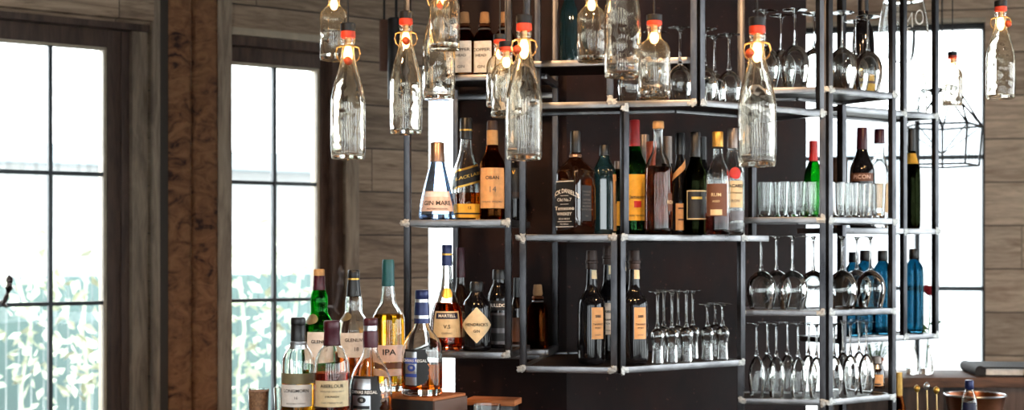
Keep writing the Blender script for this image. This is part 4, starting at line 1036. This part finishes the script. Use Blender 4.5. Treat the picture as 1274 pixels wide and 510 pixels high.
lamp_bottle('jar','short bottle lamp in the middle of the cluster of three at the centre',630,54,146,38,3.62)
lamp_bottle('long','tall swing-top bottle lamp in front of the cluster of three at the centre',652,23,199,45,3.2,swing=-1.9)
lamp_bottle('jar','short bottle lamp hanging left of a tall cropped one before the upper bay',736,-18,77,36,3.6)
lamp_bottle('long','tall bottle lamp cropped by the top of the picture before the upper bay',774.5,-88,96,45,3.25)
lamp_bottle('jar','short bottle lamp with its red seal in view before the upper bay wine glasses',814,21,122,40,3.4)
lamp_bottle('long','tall swing-top bottle lamp hanging before the tower, with its bail at the left',942,26,207,47,3.08,swing=-1.9)
lamp_bottle('jar','small distant bottle lamp hanging in front of the right window',1185,66,132,25,5.5)
lamp_bottle('long','tall swing-top bottle lamp hanging alone at the far right before the plank wall',1245,4,123,35,4.3,swing=2.2)
# black cylinder spotlight by the plank wall
q = P(493,124,5.6); q2 = zat(24,5.6)
sl = thing('spotlight','black cylindrical spotlight hanging from the ceiling before the plank wall','lamp',(q.x,q.y,q.z))
MB().lathe([(0,.01),(.030,.01),(.032,0),(.035,0),(.035,q2-q.z),(.031,q2-q.z+.004),(0,q2-q.z+.004)],32).build('housing', M['black'], sl)
MB().tube([(0,0,q2-q.z),(0,0,CEIL-q.z)], .006, 10).build('rod', M['black'], sl)
q = P(478,88,5.9); q2 = zat(26,5.9)
sl = thing('spotlight','slimmer brown-black cylindrical spotlight just left of the black one','lamp',(q.x,q.y,q.z))
MB().lathe([(0,.01),(.018,.01),(.019,0),(.021,0),(.021,q2-q.z),(.018,q2-q.z+.004),(0,q2-q.z+.004)],32).build('housing', M['lab_brown'], sl)
MB().tube([(0,0,q2-q.z),(0,0,CEIL-q.z)], .005, 10).build('rod', M['black'], sl)
# geometric wire lampshade before the right window
def wire_shade():
    Y = 6.6; top = P(1172,112,Y); zc = CEIL
    r = thing('wire_lampshade','black wire geometric lampshade hanging in front of the right window','pendant lamp',(top.x,top.y,zat(206,Y)))
    s = Y/F; mb = MB(); m = 5
    R1, R2, R0 = 50*s, 46*s, 20*s; h1 = (206-157)*s; h2 = (206-112)*s
    ring = lambda R, z, ph=0: [(R*math.cos(2*PI*k/m+ph), R*math.sin(2*PI*k/m+ph), z) for k in range(m)]
    a, b, c = ring(R2,0), ring(R1,h1*1.0,0), ring(R0,h2,PI/m)
    a2 = ring(R2,h2*.98)
    for rg in (a, b, c): mb.tube(rg, .0055, 6, closed=True)
    for k in range(m):
        mb.tube([a[k],b[k]], .0055, 6); mb.tube([b[k],c[k]], .006, 6); mb.tube([b[k],c[(k-1)%m]], .005, 6)
        mb.tube([(0,0,h2*.15),b[k]], .003, 6)
        for t in (.25,.5,.75):
            p = Vector(a[k]).lerp(Vector(a[(k+1)%m]), t); q = Vector(a2[k]).lerp(Vector(a2[(k+1)%m]), t); mb.tube([p,(q.x,q.y,h1*1.4)], .0012, 5)
    mb.build('wire_cage', M['black'], r)
    MB().tube([(0,0,h2),(0,0,zc-zat(206,Y))], .004, 8).build('cord', M['black'], r)
    m2 = MB(); 
    for k in range(m): m2.tube([c[k],(0,0,h2+.01)], .003, 6)
    m2.build('hanger', M['black'], r)
wire_shade()
# ---------------------------------------------------------------- counters and what stands on them
M['walnut'] = plank_mat('walnut', (lin((74,46,30)), lin((128,86,58))), h=.4, length=3)
M['orangewood'] = plank_mat('oiled_wood', (lin((120,66,30)), lin((186,112,58))), h=.3, length=3)
M['pinkwood'] = plank_mat('pale_oak_end', (lin((172,132,114)), lin((216,178,160))), h=.5, length=3, axis='ZX')
M['leather'] = pbr('dark_leather', lin((30,24,23)), .7, noise=.25, scale=40, bump=.2)
# bar counter in the foreground (its top lies just under the picture)
def slab(poly, z0, z1, bev=.004):
    return MB().prism(poly, z0, z1)
c = thing('bar_counter','dark wooden bar counter in the foreground under the whisky bottles','counter',(-.2,3.62,0))
MB().box((0,0,1.075),(2.3,.84,.05),rz=TA,bev=.006).build('worktop', M['walnut'], c)
MB().box((0,.02,.525),(2.2,.74,1.05),rz=TA,bev=.004).build('front_panel', M['darkwood'], c)
# raised step
rz = math.radians(-30)
pc = P(538,494,3.66); ax = Vector((math.cos(rz),math.sin(rz),0)); ay = Vector((-math.sin(rz),math.cos(rz),0))
def block(name, label, cat, corner, wd, dp, z0, z1, top, front, side):
    """block whose right front corner stands at `corner`"""
    r = thing(name, label, cat, (corner.x,corner.y,z0), rz); h = z1-z0
    MB().box((-wd/2, dp/2, h/2-.004),(wd-.004,dp-.004,h-.008),bev=.002).build('body', front, r)
    MB().box((-wd/2, dp/2, h-.004),(wd,dp,.008),bev=.002).build('top_board', top, r)
    MB().box((.002, dp/2, h/2-.004),(.006,dp,h-.008),bev=.001).build('end_board', side, r)
    return r
block('bottle_step','dark wooden step with a pale end, raising the back row of whisky bottles','stand', Vector((pc.x+.002,pc.y,0)), 0.52, .165, ZCNT, ZST, M['orangewood'], M['lab_black'], M['pinkwood'])
p2 = Vector((pc.x,pc.y,0)) - ax*.47 + ay*.06
# second step further left under the green and clear whisky
r_ = thing('bottle_step','hidden low step under the green whisky bottle','stand',(0,0,0)); bpy.data.objects.remove(r_)
# serving board right of the step
pb_ = P(614,497,4.02)
sb = thing('serving_board','wooden serving board on a dark foot right of the bottle step','board',(pb_.x,pb_.y,ZCNT),math.radians(-14))
zt_ = zat(496,4.0)-ZCNT
MB().box((0,0,zt_-.009),(.15,.09,.018),bev=.003).build('board', M['orangewood'], sb)
MB().box((0,.01,(zt_-.018)/2),(.13,.07,zt_-.018),bev=.003).build('foot', M['cap_black'], sb)
t1 = tumbler('tumbler','short clear tumbler whose rim just shows in front of the serving board','glass', zat(503,3.75)-ZCNT, .034, .037)
t1.location = P(606,503,3.75).xy.to_3d()+Vector((0,0,ZCNT))
M['latte'] = glass('frothy_brown_glass', (.62,.42,.26), 1.4, .25)
s1 = tumbler('shot_glass','small shot glass of frothy brown drink before the second window','glass', zat(484,3.62)-ZCNT, .022, .028, base=.012)
s1.location = P(321.5,500,3.62).xy.to_3d()+Vector((0,0,ZCNT))
MB().lathe([(0,.0125),(.020,.0125),(.0255,(zat(486,3.62)-ZCNT)),(0,(zat(486,3.62)-ZCNT))],32).build('drink', pbr('frothy_drink', lin((170,124,88)), .7, noise=.35, scale=160), s1)
s2 = tumbler('shot_glass','second shot glass half hidden behind the leftmost whisky bottle','glass', zat(483,3.75)-ZCNT, .019, .024, base=.012)
s2.location = P(351,500,3.78).xy.to_3d()+Vector((0,0,ZCNT))
# right hand bar counter by the window
Yc = 5.5; ztop_ = zat(469.5, Yc)
cr = thing('bar_counter','wooden bar counter under the right window, top edge catching daylight','counter',(P(1190,470,Yc).x,Yc,0))
e0 = P(1040,470,Yc).x-cr.location.x; e1 = P(1274,470,Yc).x-cr.location.x+.6
MB().box(((e0+e1)/2,.17,ztop_-.02),(e1-e0,.36,.04),bev=.004).build('worktop', M['walnut'], cr)
MB().box(((e0+e1)/2,.05,ztop_-.10),(e1-e0,.05,.12),bev=.003).build('front_rail', M['darkwood'], cr)
MB().box(((e0+e1)/2,.21,(ztop_-.04)/2),(e1-e0,.26,ztop_-.04),bev=.003).build('carcass', M['cap_brown'], cr)
# lower work shelf in front of it
ZWK = .92
wk = thing('work_shelf','dark work shelf below the right bar counter','counter',(P(1200,470,5.1).x,5.1,0))
f0 = P(1128,470,4.9).x-wk.location.x; f1 = f0+1.3
MB().box(((f0+f1)/2,0,ZWK-.02),(f1-f0,.5,.04),bev=.004).build('worktop', M['cap_black'], wk)
MB().box(((f0+f1)/2,.03,(ZWK-.04)/2),(f1-f0-.04,.42,ZWK-.04),bev=.003).build('carcass', M['cap_brown'], wk)
# menu folder
mp_ = P(1258,466,5.62)
mf = thing('menu_folder','dark leather menu folder lying on the right bar counter','menu',(mp_.x+.02,5.655,ztop_),math.radians(-6))
def rounded(w, d, r, n=8):
    pts = []
    for cx_, cy_, a0 in ((w/2-r,d/2-r,0),(-w/2+r,d/2-r,90),(-w/2+r,-d/2+r,180),(w/2-r,-d/2+r,270)):
        for k in range(n+1):
            a = math.radians(a0+90*k/n); pts.append((cx_+r*math.cos(a), cy_+r*math.sin(a)))
    return pts
MB().prism(rounded(.33,.30,.02),.0,.006).build('cover', M['leather'], mf)
mb = MB(); 
mb.tube([(-.162,-.14,.022),(-.162,.14,.022)], .022, 14); mb.build('spine', M['leather'], mf)
MB().box((.01,0,.020),(.30,.28,.026),bev=.002).build('pages', M['paper'], mf)
o = MB().prism(rounded(.33,.30,.02),.034,.040).build('cover', M['leather'], mf)
pn = thing('pepper_mill','round black knob of a jar standing on the counter edge at the far right','jar',(P(1280,460,5.55).x,5.5,ztop_))
MB().lathe(soften([(0,0),(.035,0),(.038,.01),(.030,.03),(.034,.06),(.036,.08),(.028,.10),(0,.105)],2),32).build('body', M['cap_black'], pn)
MB().lathe([(0,.102),(.010,.102),(.013,.110),(.010,.118),(0,.12)],20).build('knob', M['cap_black'], pn)
# vases, rose and plant
def vase(label, px, Y, h, rr):
    p = P(px,470,Y); v = thing('bud_vase', label, 'vase', (p.x,p.y,ztop_))
    o = soften([(rr*.86,0),(rr*.86,0),(rr,.012),(rr,h*.35),(rr*.72,h*.62),(rr*.45,h*.85),(rr*.55,h)],2)
    MB().lathe([(0,.002)]+o+[(o[-1][0]-.003,h)]+[(r-.003,z) for r, z in o[::-1] if z > .022]+[(0,.022)],36).build('glass', M['clear'], v); return v
vase('clear glass bud vase without a flower on the right counter', 1135, 5.66, .118, .026)
vase('clear glass bud vase holding the red rose on the right counter', 1153, 5.66, .122, .026)
rp = P(1155,466,5.66)
rs_ = thing('rose','single red rose standing in a glass bud vase before the right window','flower',(P(1153,470,5.66).x,5.66,ztop_+.024))
hh = zat(352,5.66)-ztop_-.03
MB().tube([(0,0,0),(.003,0,.1),(.012,-.003,hh*.6),(.014,0,hh-.03)], [.003,.003,.0028,.0026], 8).build('stem', M['leaf'], rs_)
def rose_head(c):
    mb = MB()
    for layer, (n, R, h, op) in enumerate(((3,.012,.040,.1),(4,.021,.043,.25),(5,.029,.040,.4))):
        for k in range(n):
            a0 = 2*PI*k/n+layer*.5; wv = 2*PI/n*.75; g = []
            for j in range(6):
                v = j/5; rr = R*(.35+.75*math.sin(min(1,v*1.1)*PI*.55))*(1+op*v*.4)
                for i in range(7):
                    u = i/6*2-1; a = a0+u*wv*(1-.35*v**3); g.append(c+Vector((rr*math.cos(a), rr*math.sin(a), h*v - .006*u*u*v)))
            fs = [(j*7+i, j*7+i+1, (j+1)*7+i+1, (j+1)*7+i) for j in range(5) for i in range(6)]
            mb.add(g, fs)
    return mb
rose_head(Vector((.014,0,hh-.045))).build('bloom', M['rose'], rs_)
for k, (zl, dx, sg) in enumerate(((.46,.05,-1),(.52,.05,1),(.40,.045,-1))):
    b = Vector((.010,0,hh*zl)); t = b+Vector((sg*dx,-.01*k,.018)); n_ = Vector((-.25*sg,-.6,.7)).normalized(); sd = (t-b).cross(n_).normalized()*.020; m_ = (b+t)/2
    MB().add([b, m_+sd+n_*.004, t-n_*.006, m_-sd+n_*.004, m_-n_*.003],[(0,1,4),(1,2,4),(2,3,4),(3,0,4)]).build('leaf', M['leaf'], rs_)
pp = P(1089,470,5.74)
pl = thing('potted_herb','small green herb in a terracotta pot on the right counter behind the flutes','plant',(pp.x,pp.y,ztop_))
MB().lathe([(0,0),(.024,0),(.032,.05),(.035,.05),(.035,.062),(.030,.062),(.028,.052),(0,.052)],32).build('pot', M['terracotta'], pl)
mb = MB(); rnd = random.Random(5)
for k in range(70):
    a = rnd.uniform(0,2*PI); r = .042*math.sqrt(rnd.random()); b = Vector((r*math.cos(a)*.7,r*math.sin(a)*.7,.052)); t = Vector((r*math.cos(a)*1.3,r*math.sin(a)*1.3,rnd.uniform(.075,.135)))
    mb.tube([b,t],.0009,5); d = Vector((math.cos(a*3),math.sin(a*3),.3)).normalized(); s_ = d.cross(Vector((0,0,1))).normalized()
    mb.add([t-d*.010,t+s_*.006,t+d*.012,t-s_*.006],[(0,1,2,3)])
mb.build('foliage', M['leaf'], pl, smooth=False)
# squat bottle behind the flutes
pj = line_pos(1090,.17); bj = HY+(ZC-zT[0])*F/pj.y
bottle('cordial_bottle','squat grey-capped bottle with a brown label on the bottom tower shelf',1090.5, zT[0], pj.y, bj, [(bj,9.5),(bj-3,10.5),(bj-20,10.5),(bj-28,7.5),(bj-32,5.5)], M['smoky'], solid=True,
  caps=[('cap','cap_grey',[(bj-30,6.4),(bj-39,6)]),('shoulder_band','silver',[(bj-24,9.6),(bj-29,7.4)])], labels=[dict(y=(bj-17,bj-3),hw=8,m='tan',t='brown label',bands=[(bj-6,bj-4,'ink',.6)])])
# things on the work shelf
def wbase(Y): return HY+(ZC-ZWK)*F/Y
Y = 5.0; b = wbase(Y)
bottle('golden_bottle','golden-topped bottle peeping out right of the tower post',1117.5, ZWK, 5.02, wbase(5.02), [(wbase(5.02),9),(wbase(5.02)-4,10),(510,10),(500,7),(492,5.5)], M['brownglass'], ('amber',520), caps=[('cap','cap_gold',[(494,5.4),(463,5)])])
bottle('soda_bottle','small clear bottle with a navy cap standing in front of the copper ice bucket',1206, ZWK, 4.93, wbase(4.93), [(wbase(4.93),9),(wbase(4.93)-4,10),(500,10),(492,7.5),(485,5),(481,4.6)], M['clear'], ('amber',530),
  caps=[('cap','cap_navy',[(484,5.2),(483,5.6),(474,5.4),(473,5)])], labels=[dict(y=(500,520),hw=8,m='lab_navy',t='navy label')])
pk = P(1213,491,5.12)
bk = thing('ice_bucket','wide copper ice bucket on the work shelf below the right counter','bucket',(pk.x,pk.y,ZWK)); hb = pk.z-ZWK; R = 36*5.12/F
MB().lathe([(0,0),(R*.72,0),(R*.76,.004),(R*.9,hb*.6),(R,hb-.004),(R*1.02,hb),(R*.985,hb+.002),(R*.96,hb-.005),(R*.86,hb*.6),(R*.72,.006),(0,.006)],48).build('bowl', M['copper'], bk)
MB().tube([(R*1.015*math.cos(a),R*1.015*math.sin(a),hb) for a in [2*PI*i/40 for i in range(40)]],.004,8,closed=True).build('rim', M['silver'], bk)
for px, py, lb in ((1141,487,'bar spoon with a gold twisted top, left of the other two'),(1153,484,'large strainer handle with a gold loop top beside the bar spoon'),(1165,489,'thin bar spoon nearest the copper ice bucket')):
    p = P(px,py,5.05); o = thing('bar_tool', lb, 'bar tool', (p.x,p.y,ZWK), 0, 'bar tools on the work shelf'); h = p.z-ZWK
    MB().tube([(.004,0,0),(.002,0,h*.5),(0,0,h)],.0028,8).build('handle', M['brass'], o)
    MB().lathe(soften([(0,h-.004),(.006,h-.002),(.012,h+.010),(.009,h+.020),(0,h+.026)],1),18).build('finial', M['m_gold' if px != 1153 else 'silver'], o)
    MB().lathe([(0,0),(.014,.0005),(.016,.004),(.006,.010),(0,.012)],18).build('spoon', M['silver'], o)
# ---------------------------------------------------------------- world, camera, light
w = bpy.data.worlds.new('sky'); SC.world = w; w.use_nodes = True
nt = w.node_tree; bg = nt.nodes['Background']
bg.inputs[0].default_value = (.93,.97,1,1); bg.inputs[1].default_value = SKY
cam = bpy.data.cameras.new('camera'); co = bpy.data.objects.new('camera', cam); COL.objects.link(co)
co.location = (0,0,ZC); co.rotation_euler = (PI/2,0,0)
cam.sensor_width = 36; cam.lens = F/1274*36; cam.shift_y = (HY-255)/1274
cam.clip_start = .05
cam.dof.use_dof = True; cam.dof.focus_distance = 3.9; cam.dof.aperture_fstop = 3.2
SC.camera = co
vs = SC.view_settings
vs.view_transform = 'Standard'; vs.look = 'None'; vs.gamma = 1; vs.use_curve_mapping = False; vs.exposure = EXPO
cy = SC.cycles
cy.use_denoising = True
cy.max_bounces = 40; cy.transmission_bounces = 36; cy.transparent_max_bounces = 32; cy.glossy_bounces = 8; cy.diffuse_bounces = 4
cy.caustics_reflective = True; cy.caustics_refractive = True; cy.sample_clamp_indirect = 6.0; cy.blur_glossy = .6

# added warm spots standing in for the bottle bulbs' light, unseen above the picture
def added_warm_spot(x, y, tx, ty, tz, power, label):
    r = thing('added_warm_spot', label, 'lamp', (x,y,CEIL-.16), 0, 'added warm spots over the bar')
    MB().lathe([(0,.05),(.034,.05),(.036,0),(.040,0),(.040,.12),(.034,.125),(0,.125)],28).build('housing', M['black'], r)
    MB().tube([(0,0,.12),(0,0,.16)],.008,10).build('mount', M['black'], r)
    l = bpy.data.lights.new('fill_spot','SPOT'); l.energy = power; l.color = (1,.60,.30); l.spot_size = math.radians(70); l.spot_blend = .6; l.shadow_soft_size = .05
    o = bpy.data.objects.new('fill_spot', l); COL.objects.link(o); o.parent = r; o.location = (0,0,-.06)
    d = Vector((tx-x,ty-y,tz-(CEIL-.22))); o.rotation_euler = d.to_track_quat('-Z','Y').to_euler()
added_warm_spot(-.9,2.6,.1,4.3,1.6,SPOT,'added unseen warm spot above the left end of the bar')
added_warm_spot(.5,2.5,.5,4.3,1.6,SPOT,'added unseen warm spot above the middle of the bar')
added_warm_spot(1.6,3.0,1.0,4.6,1.6,SPOT*.7,'added unseen warm spot above the right end of the bar')
